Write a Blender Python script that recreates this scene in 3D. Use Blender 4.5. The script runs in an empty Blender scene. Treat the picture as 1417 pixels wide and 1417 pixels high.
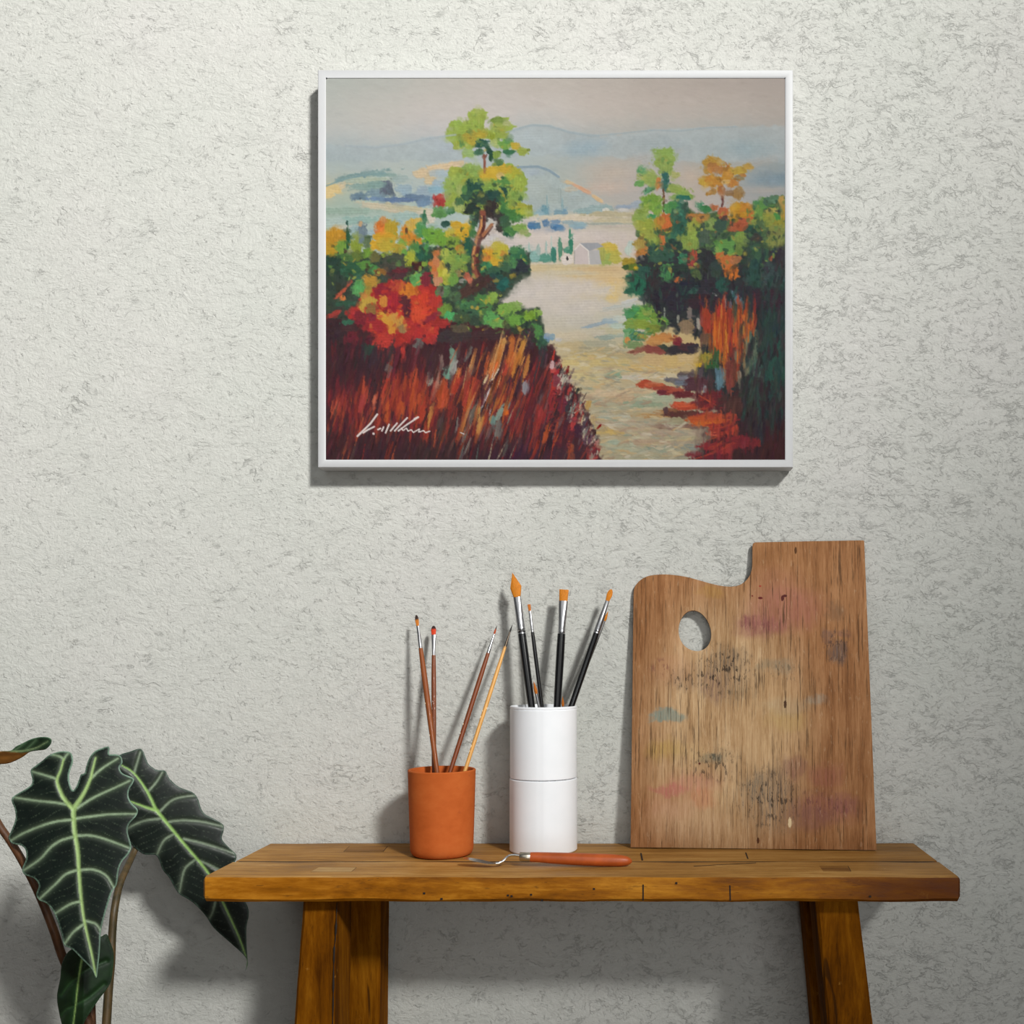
import bpy, bmesh, math, random
import numpy as np
from mathutils import Vector, Matrix, geometry

# ---------------------------------------------------------------- camera, world, lights, exposure
C = bpy.context.scene.collection
SC = bpy.context.scene
F = 1515.0                      # focal length in pixels of a 1417-pixel frame
VX, VY = 904.0, 897.0           # vanishing point of the lines square to the wall
CAMZ = 0.736                    # camera height
ZW = 1.611                      # distance camera - wall
BENCH = 0.45                    # height of the bench top

cam = bpy.data.cameras.new('camera'); camo = bpy.data.objects.new('camera', cam); C.objects.link(camo)
camo.location = (0, -ZW, CAMZ); camo.rotation_euler = (math.pi / 2, 0, 0)
cam.sensor_width = 36; cam.lens = F / 1417 * 36
cam.shift_x = (708.5 - VX) / 1417; cam.shift_y = (VY - 708.5) / 1417
cam.clip_start = .01
SC.camera = camo

w = bpy.data.worlds.new('world'); SC.world = w; w.use_nodes = True
w.node_tree.nodes['Background'].inputs[0].default_value = (.92, .97, 1.0, 1)
w.node_tree.nodes['Background'].inputs[1].default_value = .10

def aim(o, d):
    o.rotation_euler = Vector(d).to_track_quat('-Z', 'Y').to_euler()

key = bpy.data.lights.new('key_spot', 'SPOT'); keyo = bpy.data.objects.new('key_spot', key); C.objects.link(keyo)  # key lamp along the shadow direction; soft cone shaped for the wall's falloff
keyo.location = Vector((-.2, 0, .5)) + Vector((.444, -.716, .537)) * 8
aim(keyo, Vector((-1.25, 0, 2.30)) - keyo.location)
key.energy = 4200; key.spot_size = math.radians(43); key.spot_blend = 1; key.shadow_soft_size = .45; key.color = (1, .992, .955)

def area(name, loc, target, size, energy, color):
    l = bpy.data.lights.new(name, 'AREA'); o = bpy.data.objects.new(name, l); C.objects.link(o)
    o.location = loc; aim(o, Vector(target) - Vector(loc)); l.size = size; l.energy = energy; l.color = color
    return o
area('fill_light', (-.6, -2.0, 1.6), (-.3, 0, 1.0), 1.4, 5.5, (.99, 1, .985))  # unseen fill added in front to brighten the wall
area('low_fill_light', (.45, -2.0, .45), (.35, 0, .4), .8, 7.4, (.99, 1, .985))  # unseen low fill, added to lighten the wall below the bench

SC.view_settings.view_transform = 'Standard'; SC.view_settings.look = 'None'
SC.view_settings.gamma = 1; SC.view_settings.use_curve_mapping = False; SC.view_settings.exposure = 0

# ---------------------------------------------------------------- helpers
def W3(px, py, Z):
    """The place seen at pixel (px, py) at distance Z from the camera plane."""
    return Vector(((px - VX) * Z / F, Z - ZW, CAMZ - (py - VY) * Z / F))

def lin(h):
    if isinstance(h, str): h = [int(h[i:i + 2], 16) / 255 for i in (0, 2, 4)]
    return tuple(c / 12.92 if c <= .04045 else ((c + .055) / 1.055) ** 2.4 for c in h[:3]) + (1,)

def thing(name, label, cat, loc=(0, 0, 0), rot=None, group=None):
    o = bpy.data.objects.new(name, None); C.objects.link(o); o.location = loc
    if rot is not None: o.rotation_euler = rot
    o.empty_display_size = .02
    o['label'] = label; o['category'] = cat
    if group: o['group'] = group
    return o

def tag(o, label, cat, group=None):
    o['label'] = label; o['category'] = cat
    if group: o['group'] = group
    return o

def mesh_obj(name, me, m, parent=None, smooth=None, label=None):
    o = bpy.data.objects.new(name, me); C.objects.link(o)
    if m: me.materials.append(m)
    if parent: o.parent = parent
    if label: o['label'] = label
    if smooth is not None:
        me.polygons.foreach_set('use_smooth', [True] * len(me.polygons))
        if smooth < 180:
            try: me.set_sharp_from_angle(angle=math.radians(smooth))
            except Exception: pass
    return o

def bm_obj(name, bm, m, parent=None, smooth=None, label=None):
    bmesh.ops.recalc_face_normals(bm, faces=bm.faces)
    me = bpy.data.meshes.new(name); bm.to_mesh(me); bm.free()
    return mesh_obj(name, me, m, parent, smooth, label)

def hexa(bm, pts8, bevel=0, seg=2):
    """Box from 8 corners: bottom 4 (counter-clockwise) then top 4."""
    v = [bm.verts.new(p) for p in pts8]
    fs = [bm.faces.new([v[i] for i in f]) for f in ((3, 2, 1, 0), (4, 5, 6, 7), (0, 1, 5, 4), (1, 2, 6, 5), (2, 3, 7, 6), (3, 0, 4, 7))]
    if bevel:
        es = list({e for f in fs for e in f.edges})
        bmesh.ops.bevel(bm, geom=es, offset=bevel, segments=seg, profile=.5, affect='EDGES')
    return v

def box_pts(x0, x1, y0, y1, z0, z1):
    return [(x0, y0, z0), (x1, y0, z0), (x1, y1, z0), (x0, y1, z0), (x0, y0, z1), (x1, y0, z1), (x1, y1, z1), (x0, y1, z1)]

def lathe(bm, prof, n=48, sx=1, sy=1, off=(0, 0)):
    """prof: (r, z) list or (rx, ry, z); closed at axis where r == 0."""
    rings = []
    for p in prof:
        rx, ry, z = (p[0] * sx, p[0] * sy, p[1]) if len(p) == 2 else p
        if rx < 1e-7: rings.append([bm.verts.new((off[0], off[1], z))])
        else: rings.append([bm.verts.new((off[0] + rx * math.cos(2 * math.pi * k / n), off[1] + ry * math.sin(2 * math.pi * k / n), z)) for k in range(n)])
    for a, b in zip(rings, rings[1:]):
        for k in range(n):
            j = (k + 1) % n
            if len(a) == 1 and len(b) == 1: continue
            if len(a) == 1: bm.faces.new((a[0], b[j], b[k]))
            elif len(b) == 1: bm.faces.new((a[k], a[j], b[0]))
            else: bm.faces.new((a[k], a[j], b[j], b[k]))
    return rings

def catmull(P, n):
    P = [Vector(p) for p in P]; out = []
    Q = [P[0] * 2 - P[1]] + P + [P[-1] * 2 - P[-2]]
    for i in range(1, len(Q) - 2):
        for k in range(n):
            t = k / n; a, b, c, d = Q[i - 1:i + 3]
            out.append(.5 * ((2 * b) + (c - a) * t + (2 * a - 5 * b + 4 * c - d) * t * t + (3 * b - a - 3 * c + d) * t ** 3))
    out.append(P[-1]); return out

def tube(bm, pts, radii, n=14, squash=1):
    pts = [Vector(p) for p in pts]; rings = []
    up = Vector((0, -1, 0))
    for i, p in enumerate(pts):
        t = (pts[min(i + 1, len(pts) - 1)] - pts[max(i - 1, 0)]).normalized()
        a = up - t * up.dot(t)
        if a.length < 1e-3: a = Vector((1, 0, 0)) - t * t.x
        a.normalize(); b = t.cross(a); r = radii[i] if hasattr(radii, '__len__') else radii
        rings.append([bm.verts.new(p + (a * math.cos(2 * math.pi * k / n) * squash + b * math.sin(2 * math.pi * k / n)) * r) for k in range(n)])
    for A, B in zip(rings, rings[1:]):
        for k in range(n): bm.faces.new((A[k], A[(k + 1) % n], B[(k + 1) % n], B[k]))
    bm.faces.new(rings[0][::-1]); bm.faces.new(rings[-1])

# ---------------------------------------------------------------- node materials
class NM:
    def __init__(s, name):
        s.m = bpy.data.materials.new(name); s.m.use_nodes = True
        s.nt = s.m.node_tree; s.N = s.nt.nodes; s.L = s.nt.links
        s.b = s.N['Principled BSDF']
    def put(s, sock, v):
        if isinstance(v, bpy.types.NodeSocket): s.L.new(v, sock)
        elif v is not None:
            if hasattr(sock.default_value, '__len__') and not hasattr(v, '__len__'): v = (v,) * len(sock.default_value)
            sock.default_value = v
    def coord(s, kind='Object', scale=(1, 1, 1), loc=(0, 0, 0), rot=(0, 0, 0)):
        t = s.N.new('ShaderNodeTexCoord'); mp = s.N.new('ShaderNodeMapping')
        s.L.new(t.outputs[kind], mp.inputs[0])
        mp.inputs['Scale'].default_value = scale; mp.inputs['Location'].default_value = loc; mp.inputs['Rotation'].default_value = rot
        return mp.outputs[0]
    def noise(s, vec, scale, detail=4, rough=.55, dist=0, col=False):
        n = s.N.new('ShaderNodeTexNoise'); s.L.new(vec, n.inputs['Vector'])
        n.inputs['Scale'].default_value = scale; n.inputs['Detail'].default_value = detail; n.inputs['Roughness'].default_value = rough; n.inputs['Distortion'].default_value = dist
        return n.outputs['Color' if col else 'Fac']
    def voro(s, vec, scale, feature='F1'):
        n = s.N.new('ShaderNodeTexVoronoi'); n.feature = feature; s.L.new(vec, n.inputs['Vector']); n.inputs['Scale'].default_value = scale
        return n.outputs['Distance']
    def ramp(s, fac, stops, interp='LINEAR'):
        n = s.N.new('ShaderNodeValToRGB'); s.put(n.inputs[0], fac); cr = n.color_ramp; cr.interpolation = interp
        while len(cr.elements) < len(stops): cr.elements.new(.5)
        for e, (p, c) in zip(cr.elements, stops):
            e.position = p; e.color = lin(c) if isinstance(c, str) else ((c, c, c, 1) if not hasattr(c, '__len__') else c)
        return n.outputs[0]
    def math(s, op, a, b=None, c=None, clamp=False):
        n = s.N.new('ShaderNodeMath'); n.operation = op; n.use_clamp = clamp
        s.put(n.inputs[0], a)
        if b is not None: s.put(n.inputs[1], b)
        if c is not None: s.put(n.inputs[2], c)
        return n.outputs[0]
    def maprange(s, v, a, b, c=0, d=1, smooth=True):
        n = s.N.new('ShaderNodeMapRange'); n.interpolation_type = 'SMOOTHSTEP' if smooth else 'LINEAR'
        s.put(n.inputs[0], v)
        for i, q in enumerate((a, b, c, d)): s.put(n.inputs[i + 1], q)
        return n.outputs[0]
    def mix(s, f, a, b, mode='MIX'):
        n = s.N.new('ShaderNodeMix'); n.data_type = 'RGBA'; n.blend_type = mode
        s.put(n.inputs[0], f)
        for sock, v in ((n.inputs[6], a), (n.inputs[7], b)):
            s.put(sock, lin(v) if isinstance(v, str) else v)
        return n.outputs[2]
    def xyz(s, vec):
        n = s.N.new('ShaderNodeSeparateXYZ'); s.L.new(vec, n.inputs[0]); return n.outputs
    def vadd(s, a, b, op='ADD'):
        n = s.N.new('ShaderNodeVectorMath'); n.operation = op; s.put(n.inputs[0], a); s.put(n.inputs[1], b); return n.outputs[0]
    def dist(s, a, b):
        n = s.N.new('ShaderNodeVectorMath'); n.operation = 'DISTANCE'; s.put(n.inputs[0], a); s.put(n.inputs[1], b); return n.outputs['Value']
    def attr(s, name):
        n = s.N.new('ShaderNodeAttribute'); n.attribute_name = name; return n
    def bump(s, h, strength=.3, dist=.002, nrm=None):
        n = s.N.new('ShaderNodeBump'); n.inputs['Strength'].default_value = strength; n.inputs['Distance'].default_value = dist
        s.L.new(h, n.inputs['Height'])
        if nrm: s.L.new(nrm, n.inputs['Normal'])
        return n.outputs[0]
    def done(s, col=None, rough=.5, nrm=None, metal=0, spec=None, **k):
        if col is not None: s.put(s.b.inputs['Base Color'], lin(col) if isinstance(col, str) else col)
        s.put(s.b.inputs['Roughness'], rough); s.put(s.b.inputs['Metallic'], metal)
        if spec is not None: s.put(s.b.inputs['Specular IOR Level'], spec)
        if nrm: s.L.new(nrm, s.b.inputs['Normal'])
        for kk, v in k.items(): s.put(s.b.inputs[kk], v)
        return s.m

def plain(name, col, rough=.5, metal=0, var=.06, scale=60, bump=.1, spec=None, **k):
    n = NM(name); v = n.coord(); f = n.noise(v, scale, 5)
    c = lin(col)
    lo = tuple(x * (1 - var) for x in c[:3]) + (1,); hi = tuple(min(1, x * (1 + var)) for x in c[:3]) + (1,)
    return n.done(n.ramp(f, [(.3, lo), (.7, hi)]), rough, n.bump(f, bump, .0006), metal, spec, **k)

def plaster():
    n = NM('plaster')
    v = n.coord('Object')
    warp = n.vadd(v, n.vadd(n.vadd(n.noise(v, 9, 5, .6, col=True), (.5, .5, .5), 'SUBTRACT'), (.10, .10, .07), 'MULTIPLY'))
    mp = n.N.new('ShaderNodeMapping'); n.L.new(warp, mp.inputs[0]); mp.inputs['Scale'].default_value = (1, 1, 2.1)
    wv = mp.outputs[0]
    big = n.noise(wv, 7, 9, .62)
    med = n.noise(wv, 19, 7, .62)
    fine = n.noise(wv, 75, 6, .65)
    grit = n.noise(v, 230, 5, .65)
    # flakes of plaster: terraces whose low cliffs read as short, mostly level cracks
    saw = n.math('FRACT', n.math('MULTIPLY', big, 6.0))
    cliff = n.maprange(saw, .0, .13, 1, 0)
    saw2 = n.math('FRACT', n.math('MULTIPLY', med, 5.0))
    cliff2 = n.maprange(saw2, .0, .17, 1, 0)
    saw3 = n.math('FRACT', n.math('MULTIPLY', n.noise(wv, 48, 5, .6), 4.0))
    cliff3 = n.maprange(saw3, .0, .20, 1, 0)
    side = n.maprange(n.math('ADD', n.xyz(v)[0], n.math('MULTIPLY', n.noise(v, 2, 3), .5)), -.45, .55, -.028, .045)   # rougher float work towards one end
    def mask(sc, a, b): return n.maprange(n.math('ADD', n.noise(v, sc, 4, .6), side), a, b)
    cr = n.math('MULTIPLY', cliff, mask(14, .52, .66))
    cr = n.math('MAXIMUM', cr, n.math('MULTIPLY', n.math('MULTIPLY', cliff2, mask(33, .52, .64)), .95))
    cr = n.math('MAXIMUM', cr, n.math('MULTIPLY', n.math('MULTIPLY', cliff3, mask(70, .50, .62)), .8))
    pits = n.maprange(n.noise(wv, 120, 4, .6), .62, .72)
    cr = n.math('MAXIMUM', cr, n.math('MULTIPLY', pits, .55))
    tone = n.ramp(n.noise(v, 2.2, 5, .6), [(.3, 'c0c2bc'), (.55, 'c5c5c0'), (.75, 'c8c6c3')])
    pat = n.maprange(n.noise(v, 3.4, 6, .7), .60, .68)
    tone = n.mix(n.math('MULTIPLY', pat, .40), tone, 'b0b2aa')
    tone = n.mix(n.math('MULTIPLY', n.maprange(fine, .3, .7), .20), tone, 'acadA8')
    col = n.mix(n.math('MULTIPLY', cr, .33), tone, '777874')
    h = n.math('ADD', n.math('MULTIPLY', fine, .75), n.math('MULTIPLY', grit, .5))
    h = n.math('SUBTRACT', h, n.math('MULTIPLY', cr, .55))
    h = n.math('ADD', h, n.math('ADD', n.math('MULTIPLY', saw, .12), n.math('MULTIPLY', saw2, .10)))
    return n.done(col, .95, n.bump(h, .62, .0042), spec=.1)

def wood(name, grain=(1, 9, 9), cols=('6e4a22', '98682f', 'b5844a'), dark='2c1a0c', rough=.55, crack=.5, seed=0, bump=.35, worm=.6, wear=None, spec=.2, tail=None):
    """grain: object-space scale, small along the fibre."""
    n = NM(name)
    v0 = n.coord('Object', loc=(seed * 3.7, seed * 1.3, seed * 2.1))
    v = n.coord('Object', scale=grain, loc=(seed * 3.7, seed * 1.3, seed * 2.1))
    wv = n.vadd(v, n.vadd(n.noise(v, .9, 3, col=True), (.55, .55, .55), 'MULTIPLY'))
    a = n.noise(wv, 4.5, 6, .65, .6); b = n.noise(wv, 24, 6, .7); c = n.noise(v0, 7, 4, .6)
    f = n.math('ADD', n.math('MULTIPLY', a, .55), n.math('ADD', n.math('MULTIPLY', b, .3), n.math('MULTIPLY', c, .3)))
    col = n.ramp(f, [(.44, cols[0]), (.58, cols[1]), (.71, cols[2])])
    fib = n.maprange(n.noise(wv, 46, 3, .6), .60, .72)
    col = n.mix(n.math('MULTIPLY', fib, .45), col, dark)
    ck = n.maprange(n.noise(n.coord('Object', scale=tuple(g * (.35 if g <= 1.01 else 1) for g in grain), loc=(seed, seed, 0)), 7, 2, .5, 1.2), .70, .735)
    col = n.mix(n.math('MULTIPLY', ck, crack), col, dark)
    wm = n.maprange(n.voro(v0, 46), .06, .035)
    wsel = n.maprange(n.noise(v0, 16, 2), .56, .6)
    wm = n.math('MULTIPLY', wm, wsel)
    col = n.mix(n.math('MULTIPLY', wm, worm), col, '1a0e06')
    if wear:
        col = n.mix(n.math('MULTIPLY', n.maprange(n.noise(v0, 38, 7, .75), .62, .70), .6), col, wear)
    if tail:      # redder, darker varnish towards one end, part of it painted light falloff
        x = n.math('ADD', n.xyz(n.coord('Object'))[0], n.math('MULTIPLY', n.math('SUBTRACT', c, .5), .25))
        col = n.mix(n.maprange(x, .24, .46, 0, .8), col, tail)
    h = n.math('SUBTRACT', n.math('ADD', n.math('MULTIPLY', b, .6), n.math('MULTIPLY', c, .5)), n.math('ADD', n.math('MULTIPLY', ck, .8), n.math('MULTIPLY', wm, .8)))
    return n.done(col, n.maprange(b, .3, .7, rough - .1, rough + .12), n.bump(h, bump, .002), spec=spec)
# ---------------------------------------------------------------- setting
def struct(name, bm, m):
    o = bm_obj(name, bm, m); o['kind'] = 'structure'; return o
bm = bmesh.new(); hexa(bm, box_pts(-2.6, 2.2, 0, .12, 0, 2.6)); struct('wall_back', bm, plaster())
bm = bmesh.new(); hexa(bm, box_pts(-2.6, 2.2, -2.4, .12, -.06, 0))
struct('floor', bm, wood('floor_boards', grain=(1, 8, 8), cols=('3c2a1a', '5a4029', '6e5236'), rough=.5, crack=.2, worm=0))

# ---------------------------------------------------------------- bench
TOPC = ('7f5726', 'a87a3e', 'c4985a')
m_top = wood('bench_top_wood', (1, 10, 10), TOPC, rough=.5, crack=.55, seed=1, worm=.7, wear='c9a468')
m_top2 = wood('bench_back_plank_wood', (1, 10, 10), ('755022', '9c6f36', 'b58a4e'), rough=.52, crack=.55, seed=3, worm=.5)
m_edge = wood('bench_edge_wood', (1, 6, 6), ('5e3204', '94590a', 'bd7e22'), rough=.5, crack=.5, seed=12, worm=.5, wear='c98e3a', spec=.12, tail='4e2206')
m_leg = wood('bench_leg_wood', (9, 9, 1), ('442304', '6e3f06', '8c5810'), rough=.7, crack=.7, seed=5, worm=.7, wear='a07030', spec=.02)
m_dark = plain('dark_gap', '1c1008', .8)
bx0, bx1 = (280 - VX) * 1.371 / F, (1329.5 - VX) * 1.371 / F
bench = thing('wooden_bench', 'old honey brown plank bench with splayed square legs standing against the plaster wall', 'bench', ((bx0 + bx1) / 2, -.12, 0))
BO = Vector(bench.location)

def plank(name, x0, x1, y0, y1, z0, z1, m, seed, bevel):
    """A board with slightly wavering arrises."""
    rnd = random.Random(seed); bm = bmesh.new()
    nx = 60; ph = [rnd.random() * 6 for _ in range(8)]
    def wob(x, k): return (math.sin(x * 23 + ph[k]) + .6 * math.sin(x * 61 + ph[k + 1])) * .0006
    sec = []
    for i in range(nx + 1):
        x = x0 + (x1 - x0) * i / nx
        a = y0 + wob(x, 0); b = y1 + wob(x, 2); t = z1 + wob(x, 4) * .6; q = z0 + wob(x, 6) * .6
        e = bevel * (.7 + .6 * abs(math.sin(x * 17 + ph[3])))
        endc = min(1, min(i, nx - i) / 1.0)
        sec.append([(a + e, q), (b - e * .6, q), (b, q + e * .6), (b, t - e * .6), (b - e * .6, t), (a + e * .9, t), (a + e * .25, t - e * .3), (a, t - e), (a, q + e)])
    rings = []
    for i in range(nx + 1):
        x = x0 + (x1 - x0) * i / nx
        rings.append([bm.verts.new((x, y, z)) for y, z in sec[i]])
    n = len(rings[0])
    for A, B in zip(rings, rings[1:]):
        for k in range(n): bm.faces.new((A[k], A[(k + 1) % n], B[(k + 1) % n], B[k]))
    for R, dx in ((rings[0], -1), (rings[-1], 1)):
        cy = sum(v.co.y for v in R) / n; cz = sum(v.co.z for v in R) / n
        R2 = [bm.verts.new((v.co.x + dx * bevel * .8, cy + (v.co.y - cy) * (1 - bevel * .9 / (abs(y1 - y0) / 2)), cz + (v.co.z - cz) * .80)) for v in R]
        for k in range(n): bm.faces.new((R[k], R[(k + 1) % n], R2[(k + 1) % n], R2[k]))
        bm.faces.new(R2)
    for v in bm.verts: v.co -= BO
    o = bm_obj(name, bm, m, bench, 40)
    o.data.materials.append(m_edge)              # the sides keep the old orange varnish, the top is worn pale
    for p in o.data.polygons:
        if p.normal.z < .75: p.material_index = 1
    return o

YF, YS, YB = 1.371 - ZW, 1.4685 - ZW, -.004
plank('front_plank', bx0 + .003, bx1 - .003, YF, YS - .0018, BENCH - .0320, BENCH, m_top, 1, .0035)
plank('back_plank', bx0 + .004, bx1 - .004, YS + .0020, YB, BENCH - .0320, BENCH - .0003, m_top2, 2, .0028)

bm = bmesh.new(); hexa(bm, [Vector(p) - BO for p in box_pts(bx0 + .008, bx1 - .008, YS - .0040, YS + .0032, BENCH - .028, BENCH - .0006)])
bm_obj('plank_joint', bm, m_dark, bench)

def leg(topc, botc, w0, w1, d0, d1, seed, name='leg'):
    """topc/botc: (x, y) centre at the bench underside and on the floor."""
    rnd = random.Random(seed); bm = bmesh.new(); rings = []
    z1 = BENCH - .031; n = 24
    for i in range(n + 1):
        t = i / n; z = z1 * (1 - t)
        cx = topc[0] + (botc[0] - topc[0]) * t; cy = topc[1] + (botc[1] - topc[1]) * t
        w = (w0 + (w1 - w0) * t) / 2; d = (d0 + (d1 - d0) * t) / 2
        c = .0035 * (.7 + .5 * rnd.random())
        rings.append([bm.verts.new((cx + x - BO.x, cy + y - BO.y, z)) for x, y in ((-w + c, -d), (w - c, -d), (w, -d + c), (w, d - c), (w - c, d), (-w + c, d), (-w, d - c), (-w, -d + c))])
    for A, B in zip(rings, rings[1:]):
        for k in range(8): bm.faces.new((A[k], A[(k + 1) % 8], B[(k + 1) % 8], B[k]))
    bm.faces.new(rings[0]); bm.faces.new(rings[-1])
    return bm_obj(name, bm, m_leg, bench, 30)

def at(px, py, Z): return W3(px, py, Z)
# front left / back left / front right / back right
zt = 1248
LEGS = []
def leg_px(fx0, fx1, gx0, gx1, Zf, Zfb, depth, seed):
    """front-face pixel edges at y=1248 (fx) and y=1417 (gx), front-face distances there."""
    a0, a1 = at(fx0, zt, Zf), at(fx1, zt, Zf)
    z2 = CAMZ - (1417 - VY) * Zfb / F
    b0, b1 = at(gx0, 1417, Zfb), at(gx1, 1417, Zfb)
    ztop = BENCH - .031
    k = ztop / (ztop - z2)
    ct = ((a0.x + a1.x) / 2, Zf - ZW + depth / 2)
    cb = ((b0.x + b1.x) / 2, Zfb - ZW + depth / 2)
    cf = (ct[0] + (cb[0] - ct[0]) * k, ct[1] + (cb[1] - ct[1]) * k)
    w0, w1 = a1.x - a0.x, b1.x - b0.x
    leg(ct, cf, w0, w0 + (w1 - w0) * k, depth, depth * 1.05, seed)
leg_px(419.6, 466, 406.5, 462, 1.398, 1.385, .074, 11)
leg_px(476, 527, 466, 525, 1.525, 1.535, .052, 12)
leg_px(1127.7, 1186.5, 1145.5, 1208, 1.405, 1.392, .072, 13)
leg_px(1108, 1160, 1126, 1172, 1.525, 1.535, .052, 14)

# let-in pieces and saw cuts in the plank surfaces
def inlay(name, quad, m, gap=.0009, lift=.0003, label=None):
    """quad: four pixels on the bench top, drawn as a let-in block with a dark joint round it."""
    P = []
    for px, py in quad:
        Z = (CAMZ - BENCH) * F / (py - VY); P.append(W3(px, py, Z))
    c = sum(P, Vector()) / 4
    bm = bmesh.new(); b = [p - BO for p in P]
    hexa(bm, [(p.x, p.y, BENCH - .010) for p in b] + [(p.x, p.y, BENCH + lift) for p in b])
    o = bm_obj(name, bm, m, bench, None, label)
    bm = bmesh.new(); g = [(p - c) * 1.0 + (p - c).normalized() * gap + c - BO for p in P]
    hexa(bm, [(p.x, p.y, BENCH - .011) for p in g] + [(p.x, p.y, BENCH + lift * .4) for p in g])
    bm_obj('joint_gap', bm, m_dark, bench)
m_pl = wood('plug_wood', (1, 12, 12), ('9a7448', 'b8925c', 'cfac78'), rough=.6, crack=.2, seed=8, worm=0)
m_pl2 = wood('plug_wood_dark', (1, 12, 12), ('6c4722', '8a5f2c', '9f763c'), rough=.6, crack=.4, seed=9, worm=.3)
inlay('plug', [(430, 1206.5), (486, 1206.5), (493, 1200.5), (441, 1200.5)], m_pl, .0003)
inlay('plug', [(476, 1178.5), (530, 1178.5), (536, 1171), (484, 1171)], m_pl2, .0010)
inlay('plug', [(1117, 1206.0), (1177, 1206.0), (1173, 1198.5), (1113, 1198.5)], m_pl2, .0011)
def cut(p0, p1, w, top):
    """A dark saw cut between two pixels, on the front edge (top=False) or on the top."""
    if top:
        A, B = [W3(px, py, (CAMZ - BENCH) * F / (py - VY)) for px, py in (p0, p1)]
        d = (B - A).normalized(); s = Vector((-d.y, d.x, 0)) * w
        q = [A - s, A + s, B + s, B - s]; q = [v - BO for v in q]
        bm = bmesh.new(); hexa(bm, [(v.x, v.y, BENCH - .004) for v in q] + [(v.x, v.y, BENCH + .00025) for v in q])
    else:
        A, B = [W3(px, py, 1.371) - BO for px, py in (p0, p1)]
        y = YF - BO.y
        bm = bmesh.new(); hexa(bm, [(B.x - w, y - .0008, B.z), (B.x + w, y - .0008, B.z), (B.x + w, y + .004, B.z), (B.x - w, y + .004, B.z),
                                    (A.x - w, y - .0008, A.z), (A.x + w, y - .0008, A.z), (A.x + w, y + .004, A.z), (A.x - w, y + .004, A.z)])
    bm_obj('saw_cut', bm, m_dark, bench)
cut((890, 1224), (890, 1246), .0008, False); cut((1010, 1225), (1010.5, 1246), .0008, False)
cut((887, 1180.5), (889, 1190), .0009, True); cut((1032, 1180), (1035, 1188.5), .0009, True)
cut((960, 1198.5), (1046, 1194), .0006, True)
for px, py in ((587, 1236), (611, 1244), (703, 1239), (708, 1240), (735, 1238), (750, 1246.0), (822, 1230), (936, 1222), (1204, 1240.5)):
    cut((px, py - 1.2), (px, py + 1.2), .0013, False)

# drying crack down the front of the left front leg
bm = bmesh.new(); rnd = random.Random(4); prev = None
P = [(468.5, 1249, 1.397), (467.6, 1275, 1.395), (466.3, 1300, 1.393), (464.8, 1312, 1.392), (464, 1340, 1.390), (463.4, 1375, 1.387), (462.6, 1417, 1.384), (461.5, 1470, 1.380)]
P = catmull([W3(*p) - BO for p in P], 5)
wd = [.0004 + .0013 * rnd.random() ** 2 for _ in P]
tube(bm, [p + Vector((-.002, -.0002, 0)) for p in P], wd, 8)
bm_obj('crack', bm, m_dark, bench, 180)
# ---------------------------------------------------------------- oil painting (pigment laid stroke by stroke)
PX0, PY0, PX1, PY1 = 450.5, 106.5, 1087.5, 637.0
PW, PH = 638, 532

def hexc(h):
    return np.array([int(h[i:i + 2], 16) / 255.0 for i in (0, 2, 4)])

def vnoise(h, w, cell, rng, cx=None):
    cx = cx or cell
    gh, gw = int(h / cell) + 3, int(w / cx) + 3
    g = rng.random((gh, gw))
    y = np.arange(h) / cell; x = np.arange(w) / cx
    y0 = y.astype(int); x0 = x.astype(int)
    fy = (y - y0)[:, None]; fx = (x - x0)[None, :]
    fy = fy * fy * (3 - 2 * fy); fx = fx * fx * (3 - 2 * fx)
    a = g[y0][:, x0]; b = g[y0][:, x0 + 1]; c = g[y0 + 1][:, x0]; d = g[y0 + 1][:, x0 + 1]
    return (a * (1 - fx) + b * fx) * (1 - fy) + (c * (1 - fx) + d * fx) * fy

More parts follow.
